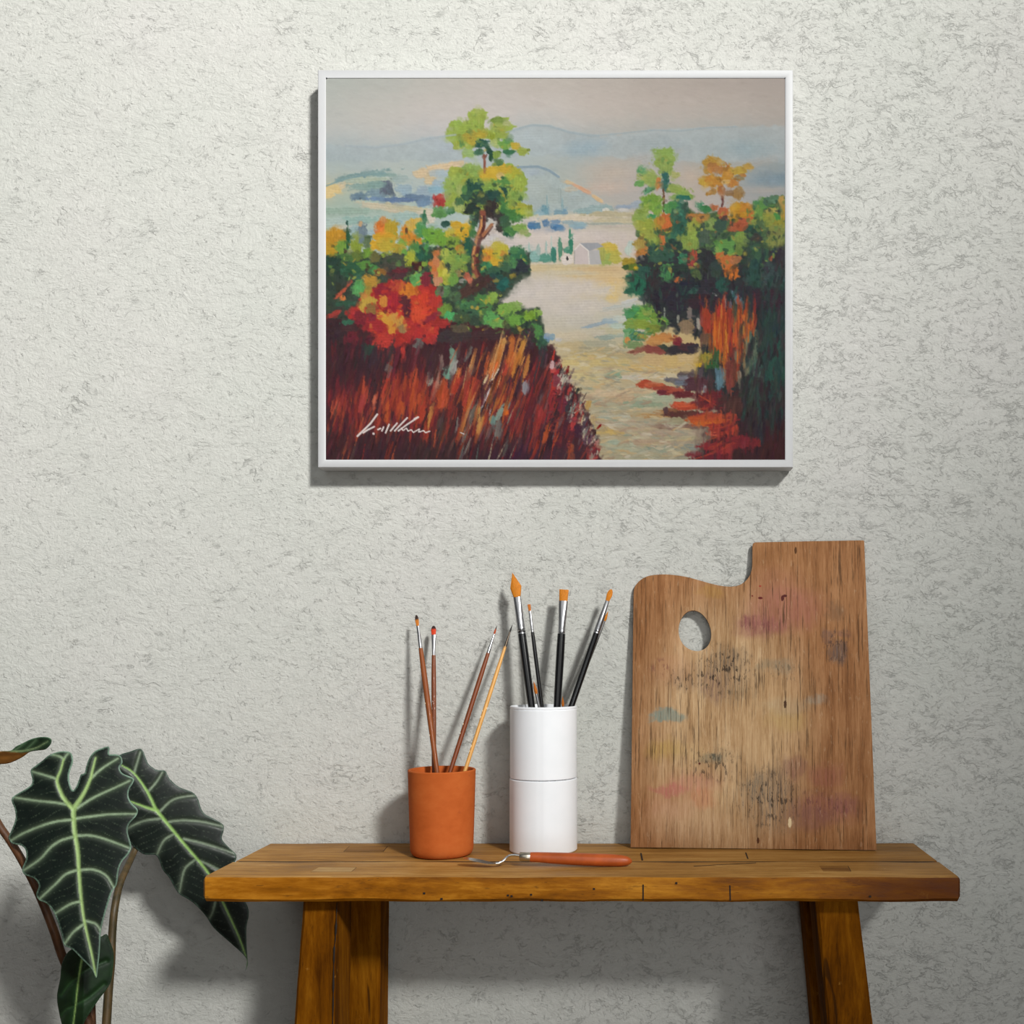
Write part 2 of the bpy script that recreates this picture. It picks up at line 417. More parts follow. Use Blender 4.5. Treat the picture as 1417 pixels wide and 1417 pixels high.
class Painter:
    def __init__(self):
        self.rng = np.random.default_rng(7)
        self.img = np.zeros((PH, PW, 3)); self.hgt = np.zeros((PH, PW))
        self.n4 = vnoise(PH, PW, 4, self.rng) - .5
        self.n9 = vnoise(PH, PW, 9, self.rng) - .5
        self.n2 = vnoise(PH, PW, 2, self.rng) - .5
        self.n40 = vnoise(PH, PW, 40, self.rng) - .5
        self.YY, self.XX = np.mgrid[0:PH, 0:PW].astype(float)
        self.XX += PX0; self.YY += PY0

    def ground(self, pts, sig=24):
        P = np.array([(p[0], p[1]) for p in pts], float)
        Cc = np.array([hexc(p[2]) for p in pts])
        wx = self.XX + 22 * self.n40 + 8 * self.n9; wy = self.YY + 8 * self.n9 + 5 * self.n4
        num = np.zeros((PH, PW, 3)); den = np.zeros((PH, PW)) + 1e-12
        for (x, y), c in zip(P, Cc):
            d2 = ((wx - x) * .8) ** 2 + ((wy - y) * 1.25) ** 2
            w = np.exp(-d2 / (2 * sig * sig)) + 1e-6 / (d2 + 50)
            num += w[..., None] * c; den += w
        self.img[:] = num / den[..., None]

    def daub(self, x, y, rx, ry, ang, col, soft=.16, a=1.0, warp=.5, var=.055, p=2.5, hg=1.0):
        R = int(max(rx, ry) * 1.6 + 4)
        x0 = max(0, int(x - PX0) - R); x1 = min(PW, int(x - PX0) + R)
        y0 = max(0, int(y - PY0) - R); y1 = min(PH, int(y - PY0) + R)
        if x1 <= x0 or y1 <= y0: return
        s = (slice(y0, y1), slice(x0, x1))
        r = self.rng
        oy, ox = r.integers(0, 60, 2)
        sh = (slice((y0 + oy) % 60, (y0 + oy) % 60 + y1 - y0), slice((x0 + ox) % 60, (x0 + ox) % 60 + x1 - x0))
        def nn(A):
            B = A[sh]
            if B.shape != (y1 - y0, x1 - x0): B = A[s]
            return B
        dx = self.XX[s] - x; dy = self.YY[s] - y
        t = math.radians(ang); ca, sa = math.cos(t), math.sin(t)
        u = dx * ca + dy * sa; v = -dx * sa + dy * ca
        q = (np.abs(u / rx) ** p + np.abs(v / ry) ** p) ** (1 / p)
        m = min(rx, ry)
        q = q + warp * (nn(self.n9) * 1.1 + nn(self.n4) * 1.0 + nn(self.n2) * .8) * min(1, 5 / m + .4)
        al = np.clip((1 + soft - q) / (2 * soft), 0, 1) * a
        if rx > ry: w = v; ln = u
        else: w = u; ln = v
        ph = r.random(3) * 6.28
        st = np.sin(w * 1.7 + ph[0] + ln * .05) * .5 + np.sin(w * 3.1 + ph[1] + .1 * ln) * .35 + nn(self.n2) * 1.2 + nn(self.n4) * .6
        c = hexc(col) if isinstance(col, str) else col
        c = c * (1 + r.normal(0, .02))
        cc = c[None, None] * (1 + var * st[..., None]) + var * .25 * nn(self.n9)[..., None] * np.array([1, .6, -.8])
        self.img[s] = self.img[s] * (1 - al[..., None]) + cc * al[..., None]
        h = .45 + .3 * st * .6 + .35 * np.clip(q, 0, 1) ** 4
        self.hgt[s] = self.hgt[s] * (1 - al) + h * al * hg

    def D(self, txt, **k):
        for l in txt.replace('\n', ';').split(';'):
            t = l.split()
            if not t: continue
            x, y, rx, ry = map(float, t[:4])
            ang = float(t[4]) if len(t) == 6 else 0.0
            self.daub(x, y, rx, ry, ang, t[-1], **k)

    def poly(self, pts, col, soft=1.2, warp=5, var=.05, a=1.0):
        P = np.array(pts, float)
        wx = self.XX + warp * (self.n9 + .8 * self.n4); wy = self.YY + warp * (np.roll(self.n9, 31, 0) + .8 * np.roll(self.n4, 17, 1))
        ins = np.zeros((PH, PW), bool); dist = np.full((PH, PW), 1e9)
        n = len(P)
        for i in range(n):
            ax, ay = P[i]; bx, by = P[(i + 1) % n]
            if ay != by:
                c = ((ay > wy) != (by > wy)) & (wx < (bx - ax) * (wy - ay) / (by - ay) + ax)
                ins ^= c
            L = (bx - ax) ** 2 + (by - ay) ** 2 + 1e-9
            t = np.clip(((wx - ax) * (bx - ax) + (wy - ay) * (by - ay)) / L, 0, 1)
            dist = np.minimum(dist, (wx - ax - t * (bx - ax)) ** 2 + (wy - ay - t * (by - ay)) ** 2)
        sd = np.sqrt(dist) * np.where(ins, 1, -1)
        al = np.clip(.5 + sd / (2 * soft), 0, 1) * a
        c = hexc(col)[None, None] * (1 + var * (self.n9 * 1.5 + self.n4 + self.n2)[..., None])
        self.img[:] = self.img * (1 - al[..., None]) + c * al[..., None]
        self.hgt = self.hgt * (1 - al * .6) + .3 * al * .6
        return sd

    def line(self, pts, w, col, a=1.0, taper=False):
        pts = np.array(pts, float)
        for i in range(len(pts) - 1):
            d = np.hypot(*(pts[i + 1] - pts[i])); n = max(2, int(d / (.35 * w + .25)))
            for k in range(n):
                p = pts[i] + (pts[i + 1] - pts[i]) * k / n
                ww = w * ((1 - .75 * k / n) if taper else 1)
                self.daub(p[0], p[1], ww, ww, 0, col, soft=.6, warp=.15, a=a, var=.02, hg=.8)

    def scatter(self, poly, n, lx, wy_, ang, cols, jit=8, a=.85, soft=.25, **k):
        P = np.array(poly, float); lo, hi = P.min(0), P.max(0); r = self.rng; c = 0
        while c < n:
            x, y = lo + (hi - lo) * r.random(2)
            ins = False
            for i in range(len(P)):
                ax, ay = P[i]; bx, by = P[(i + 1) % len(P)]
                if (ay > y) != (by > y) and x < (bx - ax) * (y - ay) / (by - ay) + ax: ins = not ins
            if not ins: continue
            c += 1
            s = .5 + r.random()
            self.daub(x, y, wy_ * (.6 + .8 * r.random()), lx * s, ang + r.normal(0, jit), cols[r.integers(len(cols))], a=a * (.5 + .5 * r.random()), soft=soft, **k)

    def repaint(self, n, size, angf, jitter, a=.7):
        r = self.rng
        for _ in range(n):
            x = PX0 + r.random() * PW; y = PY0 + r.random() * PH
            c = self.img[min(PH - 1, int(y - PY0)), min(PW - 1, int(x - PX0))]
            light = min(1, max(0, (c.sum() - 1.35) / .5)); jit = jitter * (1 - .78 * light); lum = 1 + r.normal(0, jit)
            cc = np.clip(c * lum + r.normal(0, jit * .12, 3), 0, 1)
            ang, asp = angf(x, y)
            s = size * (.5 + r.random()) * (1 + .8 * light)
            s = s * (.45 if asp > 2 else 1)
            self.daub(x, y, s, s * asp, ang + r.normal(0, 14 if asp < 2 else 5), cc, a=a * (1 - .6 * light), soft=.35 + .4 * light, warp=.8, var=.07 * (1 - .6 * light))

def oil_painting():
    T = Painter()
    # sky, hills and fields as a loose ground
    T.ground([(455,110,'b0b4ae'),(520,110,'b2b3ad'),(600,112,'bab6af'),(680,115,'beb7b0'),(760,112,'b8b0a8'),(840,112,'b5aca4'),(920,112,'b0a69e'),(1000,115,'aca199'),(1080,110,'aa9f98'),
     (455,150,'b7b9b4'),(520,150,'bdbab4'),(600,150,'c3bcb7'),(680,150,'c5bcb8'),(760,150,'c4bbb5'),(840,150,'beb3ac'),(920,150,'b9ada5'),(1000,150,'b7aca4'),(1080,150,'afa49c'),
     (455,182,'bdbcb8'),(520,185,'c4beb8'),(590,180,'c5beba'),(650,178,'c5bdb8'),(790,178,'c2b8b0'),(850,175,'bdb3aa'),(930,170,'b8aea6'),(1010,168,'b5aba3'),(1080,168,'b0a69e'),
     (455,215,'a5b2b4'),(500,212,'a4b0b6'),(560,212,'a9b3b8'),(610,200,'adb4bb'),(740,190,'b0b6b6'),(700,212,'a9b4b4'),(780,196,'a9b3b5'),(815,205,'93a7b2'),(860,195,'a9aaa5'),(900,195,'a0a8aa'),
     (950,195,'a2a8a6'),(1000,195,'a3a9a6'),(1030,205,'8fa0a3'),(1080,192,'a2a3a0'),(820,240,'b8b0a4'),(860,225,'b5ada2'),(850,255,'c0ab9c'),(780,232,'a9b0ab'),(900,240,'a8aaac'),(940,255,'b5a89c'),
     (970,250,'b9a898'),(1010,225,'a0a39e'),(1050,222,'a8a49d'),(1055,246,'8296a0'),(1080,250,'768f9a'),(1060,262,'afa69e'),(1080,267,'a59e99'),(1000,275,'b0aaa8'),(840,275,'a6a7aa'),(870,280,'a7a6ab'),
     (470,240,'a5b4b4'),(540,238,'b2b9b0'),(560,222,'b6bcb2'),(600,225,'a8b6b7'),(455,262,'c4b898'),(480,283,'9db3ac'),(500,300,'9eb3a6'),(460,300,'a2b4a6'),(480,320,'aab7b2'),(545,305,'b0bcb0'),(520,315,'a8b8b0'),(600,310,'a8b8b4'),
     (740,265,'a9b3af'),(765,272,'a7b0aa'),(800,282,'a5aeaa'),(800,305,'c4b8a4'),(850,300,'b8b095'),(875,305,'c2b6a0'),(700,340,'cbbfb8'),(740,335,'ccbfb8'),(820,325,'c9bcb6'),(870,335,'c8bab2'),(755,378,'cabfa8'),
     (800,380,'cbb896'),(850,385,'d0b48a'),(740,410,'c8beb5'),(790,415,'cabfb6'),(840,412,'d0b98d'),(700,400,'c9bdb5'),(780,440,'c7bfb3'),(820,438,'c2bcae'),(860,430,'b3b8b0'),(780,470,'c2b69c'),(830,470,'b6b09a'),
     (800,500,'c0a877'),(850,500,'bfae85'),(900,500,'c2a671'),(940,495,'c3a978'),(800,530,'bfae86'),(850,530,'b9a786'),(900,530,'c0ab88'),(850,560,'a9a58c'),(900,555,'a2a48c'),(820,580,'b2a284'),(870,585,'b39f80'),
     (920,580,'ab9c80'),(840,600,'b09a72'),(900,605,'b09c88'),(850,620,'a8a48a'),(900,630,'a09a80'),(940,620,'a39880'),(960,605,'9c8878')])
    # ridge lines
    T.poly([(440,196),(480,203),(540,200),(600,190),(640,186),(700,184),(735,174),(760,175),(790,184),(830,189),(870,184),(920,180),(980,177),(1100,174),(1100,225),(900,225),(820,215),(760,215),(640,222),(440,225)], 'a5b0b4', soft=1.6, a=.62, warp=4)
    T.line([(700,185),(735,174),(760,175),(790,184),(830,189)], 1.6, '9fabb0', a=.35)
    T.D('815 203 20 9 90a6b4;800 208 16 8 98abb4;1035 206 26 9 8c9ea4;1078 247 18 7 71899a;1058 250 16 6 7b92a0;905 200 30 8 9da8ab;630 200 26 8 a6b2bd;735 190 26 9 abb5b8;850 240 28 10 beae9f;840 260 26 7 c6ad9c;955 245 16 8 bba898;1060 264 26 4 b0a69e', soft=.8, a=.6)
    T.D('1045 226 30 5 -12 ada49c;1000 232 24 5 -14 aea69c;880 222 40 6 -12 b5aca2', soft=.7, a=.5)
    # left hills
    T.D('620 230 26 5 -8 d0b896;588 240 16 6 cdb694;596 250 9 8 c9b694;462 262 10 6 d6bd86;482 254 12 4 -25 cfbd9c;455 268 9 6 d4bb86;500 243 40 4 -10 7f9a9a;530 242 22 3 84a09c;512 250 34 5 a9b5a4;505 260 20 5 8aa39c')
    T.D('500 273 13 5 6c8494;526 268 16 7 7d94a0;537 262 9 11 656e7c;530 276 18 3 6e86a4;560 262 14 8 8ea3b0;575 274 22 5 6a7f98;555 277 22 3 64799a;590 264 16 7 97a8b4;588 282 10 4 7088a2;520 256 14 4 7f9a94;555 248 12 5 9fb0ae;606 262 12 5 88a8b4;610 255 10 5 a0b2bc')
    T.D('530 287 34 5 8 c9bda4;565 288 34 4 8 c8c0a2;590 297 12 6 c7bda8;480 292 40 5 9db4a6;500 305 34 5 93b0a8;462 310 20 8 a8b8b0;560 300 20 5 a0b8b2;545 309 14 5 94aeb4;480 316 18 4 c0c0b8;520 324 14 6 a4b8bc;570 318 12 4 a8bcc0;600 318 20 6 a4b8b8;594 305 9 5 c8bfae')
    T.D('630 248 18 7 a4b4be;615 262 16 5 88a9b8;605 240 10 5 a5b5bd', a=.7)
    # dome hill and far tree line
    T.poly([(715,232),(745,231),(762,237),(775,246),(800,262),(832,281),(830,292),(720,296)], 'a6b1b0', soft=1.5, warp=3)
    T.D('735 238 18 5 a5b1bd;722 250 9 10 a7b3b6;742 262 18 12 abb3ae;765 275 20 10 a6b0ab', a=.7, soft=.5)
    T.line([(716,232),(744,231),(760,236.5),(774,246)], 1.3, '8799a4')
    T.D('805 262 14 2.6 27 cda287;787 253 7 3 10 c8b08e;826 275 9 2.6 33 cfb490;790 262 10 3 b8b2a2;775 268 3 14 a2aeac;798 275 16 4 a4aead')
    T.D('754 290 6 7 6a92a0;745 297 7 5 8aa6ae;771 294 6 5 7a98a4;781 294 5 4 6a8ca0;778 283 1.4 9 8aa5a8;757 280 1.2 8 8aa5a8;806 293 13 4 8fa6a6;833 289 18 5 94a7a6;864 287 14 4 8c9aab;862 291 7 3 c0bcb8;838 291 5 3 c2c0b8;880 283 8 5 9aa4ae')
    T.D('800 300 60 3 c9bca6;850 297 40 4 bcb192;790 303 40 3 cabca8;850 306 36 4 b9ae92;860 313 30 2 c8bcb0;840 310 40 1.5 a3a79c;730 303 20 4 c8beb4')
    T.D('740 313 8 5.5 4a7598;735 310 5 3 5078a0;756 310 5 5 5078a0;765 312 5 4 6a88a4;774 316.5 9 4.5 4a76a0;770 308 6 3 7890a8;799 312 14 4.5 8aa3ac;786 308 8 3 98a8ac;800 316 10 2 7f9cb0;752 320 12 3 b4b4b8')
    T.D('800 325 90 6 c9bcb6;760 328 60 6 ccc0b8;850 335 40 8 c9bbb4;720 345 30 10 ccc0ba;690 335 25 9 c9bfb8', soft=.6, a=.75)
    T.D('790 340 3.4 11 3f806a;788.5 325 1.6 8 4f8870;786 346 5 4 4f8c74;775 344 3 14 5f927c;766 352 4.5 11 3f7f70;754 357 10 6.5 5a9080;738 354 9 7 86aca4;745 350 3 9 9ab0a8;732 345 1.2 9 9ab4ac;756 344 1.4 10 9ab4ac;763 336 1.2 9 aab8b0;745 360 16 2.5 5a9080')
    T.D('843 352 16 12 b5a84c;843 342 10 5 c4a94a;838 359 12 7 98a85a;852 358 8 7 b0a850;833 352 5 8 a8a858;870 346 6 8 b3c0b6;872 338 4 4 b8c4bc')
    T.D('760 371 40 4 cdb98e;790 368 50 2.5 c4b490;740 372 20 4 ccb890;835 373 34 4 cfb184;820 380 40 4 d2b78a;850 388 24 5 d6b784;845 398 16 6 d4b87e;790 378 34 3 c8bca2;845 407 14 5 d6ba7e;846 415 10 4 d8b870;780 400 60 12 c9beb5;730 405 40 16 c8beb6;800 425 60 10 cac0b6;770 445 50 8 c6beb0;830 404 10 6 c9c0b6', soft=.4, a=.85)
    T.D('870 417 14 3 -14 c3c4c4;860 424 22 3 -10 b8bcb6;850 428 20 2 -8 bcbab0;825 449 20 2.4 -14 95a6b2;845 444 10 4 8fa4b0;812 453 9 1.8 8ba0b0;862 442 14 5 bcc2b8;860 452 16 4 aebcae;838 467 13 4 91a097;852 464 12 3 9aa69a;830 476 30 5 aeaa92;840 458 30 4 c0b898;815 460 26 5 c2b8a4;790 465 26 6 c6b8a0;870 462 8 8 a0b09c;764 467 5 4.5 6a92ae;772 470 4 2.5 c4c2c4', a=.9)
    # sandy path
    T.D('790 480 26 6 c4b086;820 490 30 6 c2aa74;800 503 26 9 c3ae78;840 500 30 7 bfaa74;870 492 30 4 b9a880;830 484 30 4 b4a986;840 517 40 6 c0ae86;890 510 30 6 c6a870;800 520 30 9 c5b382;900 520 40 5 c6b698;870 522 30 3 c9bcac;850 519 9 6 7f9a80;842 519 7 3 8aa084;820 530 30 5 c4b188;860 535 30 5 b8a888;880 541 26 4 cbb08a;835 545 30 6 c4ac8c;820 553 30 4 b8ac90;860 552 24 5 c2a684;905 550 30 6 a5a98e;890 560 26 5 98a488;845 563 22 5 a8a68c;830 570 30 4 b4aa90;870 570 30 4 ac9f82;900 575 28 3 b08858;915 570 14 3 a07850;850 577 22 3 b0ac98;868 583 8 2.5 cbb49c;815 582 12 4 a5aa9c;820 588 8 12 b49c72;845 597 18 6 c2a464;830 592 12 6 b09a70;880 592 40 4 b5a184;860 586 40 3 b8a890;925 585 18 4 aaa68a;940 580 14 5 a09678;885 602 10 5 b8ae8a;860 618 26 8 adae94;845 612 16 4 a4ae98;905 618 16 5 7f9080;900 612 30 5 b0987e;920 600 40 4 b09a84;930 590 30 3 947868;925 625 24 7 a8a48a;870 632 40 5 a6a084;940 630 20 6 a29c84;835 628 10 8 b0a284;960 590 20 3 86685c;955 618 22 4 8a8f86;945 606 26 4 b0a484')
    T.scatter([(770,480),(880,478),(960,500),(900,530),(900,560),(960,600),(950,637),(835,637),(815,570),(790,520)], 520, 6, 1.3, 90, ['c9b994','a89878','b8b49c','8f9a88','c8a878','bcae90','a58870','d0c4ac','96907c','b0a07a'], jit=14, a=.75)
    # right dark thicket underpaint
    T.poly([(872,362),(900,350),(940,330),(1000,330),(1100,310),(1100,650),(955,650),(985,600),(1000,560),(960,520),(975,470),(905,450),(895,420),(880,400)], '36393b', soft=3, warp=8)
    T.poly([(1000,560),(1060,500),(1100,540),(1100,650),(955,650),(985,600)], '452d30', soft=9, warp=12)
    T.D('1040 600 50 30 432b2f;1075 610 20 40 45292c;1050 570 26 24 3c3537;1070 470 22 60 313f40;1075 520 16 40 2f4642;1080 560 12 20 3a3236;1045 440 10 30 363236;1010 415 40 16 35303a', soft=.6)
    T.poly([(884,318),(905,306),(930,290),(950,290),(962,296),(985,292),(1010,300),(1040,285),(1060,276),(1092,272),(1092,345),(880,345)], '4f6444', soft=2, warp=9, var=.12)
    # left thicket underpaint
    T.poly([(440,342),(520,352),(590,345),(640,330),(690,350),(735,350),(735,378),(708,405),(690,420),(745,428),(756,450),(752,492),(440,470)], '3c4a3e', soft=2, warp=6)
    sd = T.poly([(440,435),(520,455),(620,445),(700,452),(750,470),(765,480),(782,515),(802,545),(818,580),(836,650),(440,650)], '4a2c30', soft=2, warp=7)
    T.D('470 480 26 36 3c2e32;490 500 22 20 43282e;520 490 22 18 40333a;470 540 20 40 4a2a30;480 620 40 22 482a2e;560 615 60 18 46292f;640 610 40 26 44302f;700 615 50 22 4a2d30;760 600 30 26 4c2a33;560 540 40 30 5a2a2e;640 570 40 24 4c2a2c;610 470 16 20 45292e', soft=.7)
    # grass of the left bank
    T.scatter([(455,545),(600,520),(620,560),(600,605),(455,600)], 150, 15, 2.0, 6, ['8c3430','a04030','7a2c32','6a2a30','b04a34','95382f'], jit=5)
    T.scatter([(540,500),(610,510),(610,590),(530,590)], 60, 15, 2.0, 6, ['a8402e','b8502f','8f362f','a03a2f'], jit=5)
    T.scatter([(600,540),(700,520),(720,610),(610,620)], 120, 15, 2.0, 17, ['8a3430','a03c30','6a2c30','5a2c30','b04a30','4a3034'], jit=6)
    T.scatter([(690,520),(770,500),(820,600),(825,635),(700,635)], 170, 15, 1.8, 18, ['6a2a34','7a3034','4f2a34','8f3430','463038','a03c30','6a5458','552c36'], jit=6)
    T.scatter([(460,460),(600,470),(600,540),(460,545)], 80, 13, 2.0, 4, ['5a2a30','4a2c32','6a2a30','3c3034','702c34'], jit=6)
    T.scatter([(455,600),(820,605),(826,634),(455,634)], 120, 12, 2.0, 12, ['4a2a30','3f3034','562c34','463c3c','5a2c32'], jit=7)
    # red bush
    T.poly([(480,437),(506,407),(513,398),(540,389),(563,390),(585,381),(610,404),(608,460),(597,476),(568,472),(552,477),(529,478),(511,455),(484,442)], 'a83430', soft=2.5, warp=7)
    T.D('461 381 14 22 38443c;492 377 14 12 3a5c48;475 400 10 10 3a4038;504 440 16 12 7a2c34;485 455 12 10 4a3236;520 451 12 9 a53236;531 471 13 10 b53c34;545 420 12 14 a02c34;549 395 11 8 b84a38;530 402 12 7 8a2c36;585 426 15 19 -15 cc4630;580 440 11 14 d04c32;590 415 8 12 c84030;575 460 10 12 b03434;567 456 9 10 b23834;564 403 13 11 d0782f;513 389 10 9 b08538;510 400 6 9 b08a3c;508.7 421 12 12 b89640;515 427 8 7 8f6a3c;531 417.5 6 9 c8803a;537 442 14 8 35 d0933a;529 438 8 5 d29a3c;544 453 6 9 cf8a38;554 447 8 14 -20 bf8a40;557 455 6 8 9a7a50;564 429 6 15 5a2c34;560 416 7 6 5f3034;497 399 9 10 5a9a58;576.5 385 9 9 62a05a;589 385 7 10 80303a;598 458 8 10 c03c34;600 470 5 6 b83a3a;596 440 14 4 -30 8a3038;558 487 3.6 17 b83a34;475 413 4 4 cc7840;472 406 11 2.4 -42 b85840;484 393 6 3 -50 9a5040;462 435 10 3 -25 a04038;477 420 13 4 3a5a48;481 446 9 4 3a6450;529 376 10 6 8f7040;549 377 14 9 53383a;552 374 10 5 642e36;579 475 6 6 6a6460;509 483 8 8 34483f;490 468 8 9 6a2c34')
    # left foliage
    T.D('462 333 15 17 c08a2c;472 328 9 9 ba882e;458 345 10 8 b8902f;475 343 9 10 6f9440;482 332 2.3 21 2f5a40;481 309 1.5 3 3a5a50;490 320 8 7 98b0b0;493 340 8 10 8a9c3c;499 328 9 9 869348;503 325 7 14 6f808c;500 310 3 4 c09a70;509 334 5 7 5f7050;528 316 10 12 cf7233;531 304 4 4 c8905a;542 319 9 14 b29532;532 328 14 6 c99a30;520 340 9 7 d3a334;536 340 12 10 b9a03a;550 344 11 8 b0983a;556 350 6 6 9a9a40;560 334 8 6 7f9f48;564 325 11 11 cc8433;575 333 9 8 c8802f;580 336 6 4 cc8838;572 312 8 8 cda64a;580 306 4 4 c9a850;588 306 3 11 3f6f50;585 319 8 9 4f8a50;600 328 13 12 6c9a3c;612 330 10 10 74a03e;585 350 11 14 2f5844;590 345 3.5 6 4f8a4c;574 343 7 7 4f8048;567 358 8 11 a3a83c;560 350 5 5 6a9a48;494 358 9 8 66783a;509 350 8 7 6f943e;480 358 8 7 4f7040;465 360 12 8 4a7040;461 367 12 12 33483c;487 372 14 10 345840;505 367 8 6 5a8840;520 358 8 7 6a6840;534 354 7 5 7f8f40;548 360 14 8 4a5040;540 368 12 5 4c4a40;517 372 6 5 4f8848;580 369 9 6 4a2f2c;570 376 6 4 4a3a34;604 352 5 6 c8743c;599 367 6 8 c9763e;588 366 5 4 7f9a40;527 376 8 4 8a6034')
    # main tree: lower crown, upper crown
    T.poly([(621,237),(625,231),(640,233),(645,227.5),(663,229),(668,237),(672,242),(679,233),(694,228),(711,229),(720,238),(726.5,242),(727.6,266),(722,279),(735,287),(736,298),(697,300),(638,298),(627,287),(616,287),(617,270),(615,260),(621,247)], '8aa048', soft=.8, warp=4)
    T.D('630 238 9 7 9aa648;653 236 12 9 85a052;640 244 8 5 8aa04c;627 258 11 12 8fa652;637 263 7 8 9caa62;681 240 13 9 c2a23a;698 234 14 6 c0a038;694 245 6 4 cbb070;672 244 7 7 c4a238;714 242 10 9 aaa83c;711 262 12 12 8aa24c;720 253 8 10 95a648;679 260 10 7 7c9c4a;690 255 8 5 5f8a4a;718 273 9 6 84a050;700 250 7 6 5a8a4a;650 257 7 10 2f5044;662 260 7 9 2f5248;686 272 12 9 2f4a42;695 268 6 8 2f4f44;648 273 9 8 3a5a46;663 275 12 10 34483f;651 289 13 8 2f3a36;679 290 9 14 3a3332;697 279 6 10 4a7a44;702 295 10 7 3f6f40;720 287 14 5 a0a040;733 290 4 6 8a8f3c;716 296 12 5 4a7c42;608 279 9 10 a8403c;610 272 6 4 b84a44;624 279 9 9 93a548;634 286 8 8 a5b068;610 295 10 7 5f9050;624 293 6 5 3f7048;636 279 6 6 4a6a48;643 262 4 6 55804c')
    T.poly([(648.5,157),(660,152),(677,157.5),(673,164),(669,173),(671,179.5),(679,182),(683.5,173),(681,166.5),(690,163),(695,164),(706,162),(704,169),(715,175),(705,179.5),(702,188.5),(698,193),(688,196.5),(678,193),(663,195),(654,208),(659,214.5),(643,220),(639.5,211),(644,203),(629,208),(628,201),(618,191),(622.5,179.5),(621.5,173),(624,167),(645,169),(652,164)], '94a64c', soft=.7, warp=4)
    T.D('661 160 12 8 98a74e;660 170 8 8 92a64a;630 187 11 11 94a850;632 173 9 5 92ab4e;643 180 10 9 8fa44a;651 188 10 7 a89a40;668 187 8 6 aa9a3c;653 197 6 5 b0a040;693 176 11 10 98a855;690 167 8 4 7f9448;702 172 7 4 a8ad78;684 199 7 6 a0ac68;680 188 6 6 8a9838;699 200 9 6 6f9848;705 196 6 4 5f8f50;713 204 7 6 b9a03c;723 210 7 5 93a048;731.5 208 2 2 7f8a44;705 211 8 3 3f7050;647 212 9 6 8fa868;637 200 5 5 6a9050;632 201 4 5 9aa648;667 199 9 5 33584a;678 209 3.5 10 -32 2f5040;662 211 6 4 4a7058;687 215 5 5 7f9848;690 225 6 4 5a7a4a;680 220 3 5 2f5038;684 228 3 2.4 7f8f44')
    T.line([(670,215),(671,226),(670.5,240)], 1.3, '8a5548'); T.line([(672,219),(674,214)], .8, '7a5048')
    T.D('655 305 6 9 3f6048;690 299 9 10 3a3a38;694 313 8 9 44403c;706 319 11 7 35 4a7a48;713 300 13 8 4a7c42;724 293 10 5 98a040;720 315 9 5 7f9f50;730 325 5 2.6 7fa05a;725 321 6 4 9aa868;703 327 8 2.4 35 2f5a40;700 308 7 8 3f5a42;662 300 6 8 3a4a40;672 300 4 10 3a3432')
    T.D('700 335 18 8 cbc0bc;684 330 6 6 c4c0c0;664 312 2 9 a4b4b8', a=.8)
    T.D('638 319 14 13 cba133;623 323 7 7 b8a83c;645 330 6 9 c99a30;632 312 7 5 c49a30;618 311 6 4 2f4f44;648 341 7 14 2f5a48;654 322 5 10 4a7848;635 345 7 8 bb8a3c;627 335 10 8 7f9a40;622 355 12 10 8aa24a;642 360 10 8 74984a;634 371 12 9 7f9a4a;615 350 5 7 a5b050;610 373 7 12 b4ad3e;616 377 4 6 c4bc50;619 388 7 7 -40 a3a840;627 386 8 9 6f9848;638 378 7 6 8a7a50;604 360 5 10 c07a50;602 378 4 6 c87a50;607 390 6 6 c58a66;600 372 4 5 c8703c')
    # trunk
    T.line([(668,294),(668,313),(661.5,333),(657,353),(657.5,371),(660,382)], 3.3, '8a5040')
    T.line([(670,300),(669.5,315),(664,335),(660.5,353),(661.5,371),(664,382)], 1.6, '5a3532')
    T.line([(666.5,300),(666.5,313),(659.5,332),(654.8,353),(654.8,370)], 1.1, 'c58a55')
    T.line([(681,311),(675,319),(667,328)], 1.9, 'a56a4a'); T.line([(682,314),(676,322),(669,331)], .9, '5a3832')
    T.D('676 353 10 10 c9952f;693 349 11 12 b9ad3c;687 340 7 5 c0b040;672 357 5 6 c8803a;686 363 8 5 c8a035;697 354 6 5 c0823c;673 372 8 8 3f7850;684 378 9 7 3f6048;717 355 13 14 3a6a4a;712 346 8 6 4a7c50;720 369 11 9 33383f;705 363 9 9 4f7f50;701 371 10 7 3f5f48;693 392 12 9 2f6058;685 385 8 7 33544a;733 374 2 1.5 2f4a3a;663 392 20 9 -18 4a3634;647 404 17 8 -25 4f3a36;680 398 8 6 3f3a38;646 383 4 6 b0604a;650 388 3 4 c87058;641 389 4 3 8a8a80')
    T.D('678 414 9 8 7fa048;684 408 5 4 86a44a;663 414 8 6 4f7f48;647 423 13 8 45704a;659 431 13 8 40604a;672 428 9 7 4f7a48;702 429 15 9 78a048;712 424 8 6 80a44c;733 437 13 7 7ca23c;744 432 5 4 7fa446;713 444 12 7 6f9f45;679 442 11 9 5f9f58;690 448 12 6 6fa050;616 405 10 8 5a8050;609 404 5 7 6a6458;630 410 9 7 4a6048;616 429 8 9 6f8f40;625 438 8 6 4fa060;603 418 9 9 b83a34;609 447 12 6 a03432;640 440 10 7 4a5a40;741 459 9 13 4f8048;748 470 7 8 4a7848;751 477 7 12 3a5a48;757 467 3.5 6 6a8aa8;714 457 10 7 3a4438;677 464 24 8 463235;628 466 22 10 42383a;640 455 14 6 5a5040;733 470 10 14 44363c')
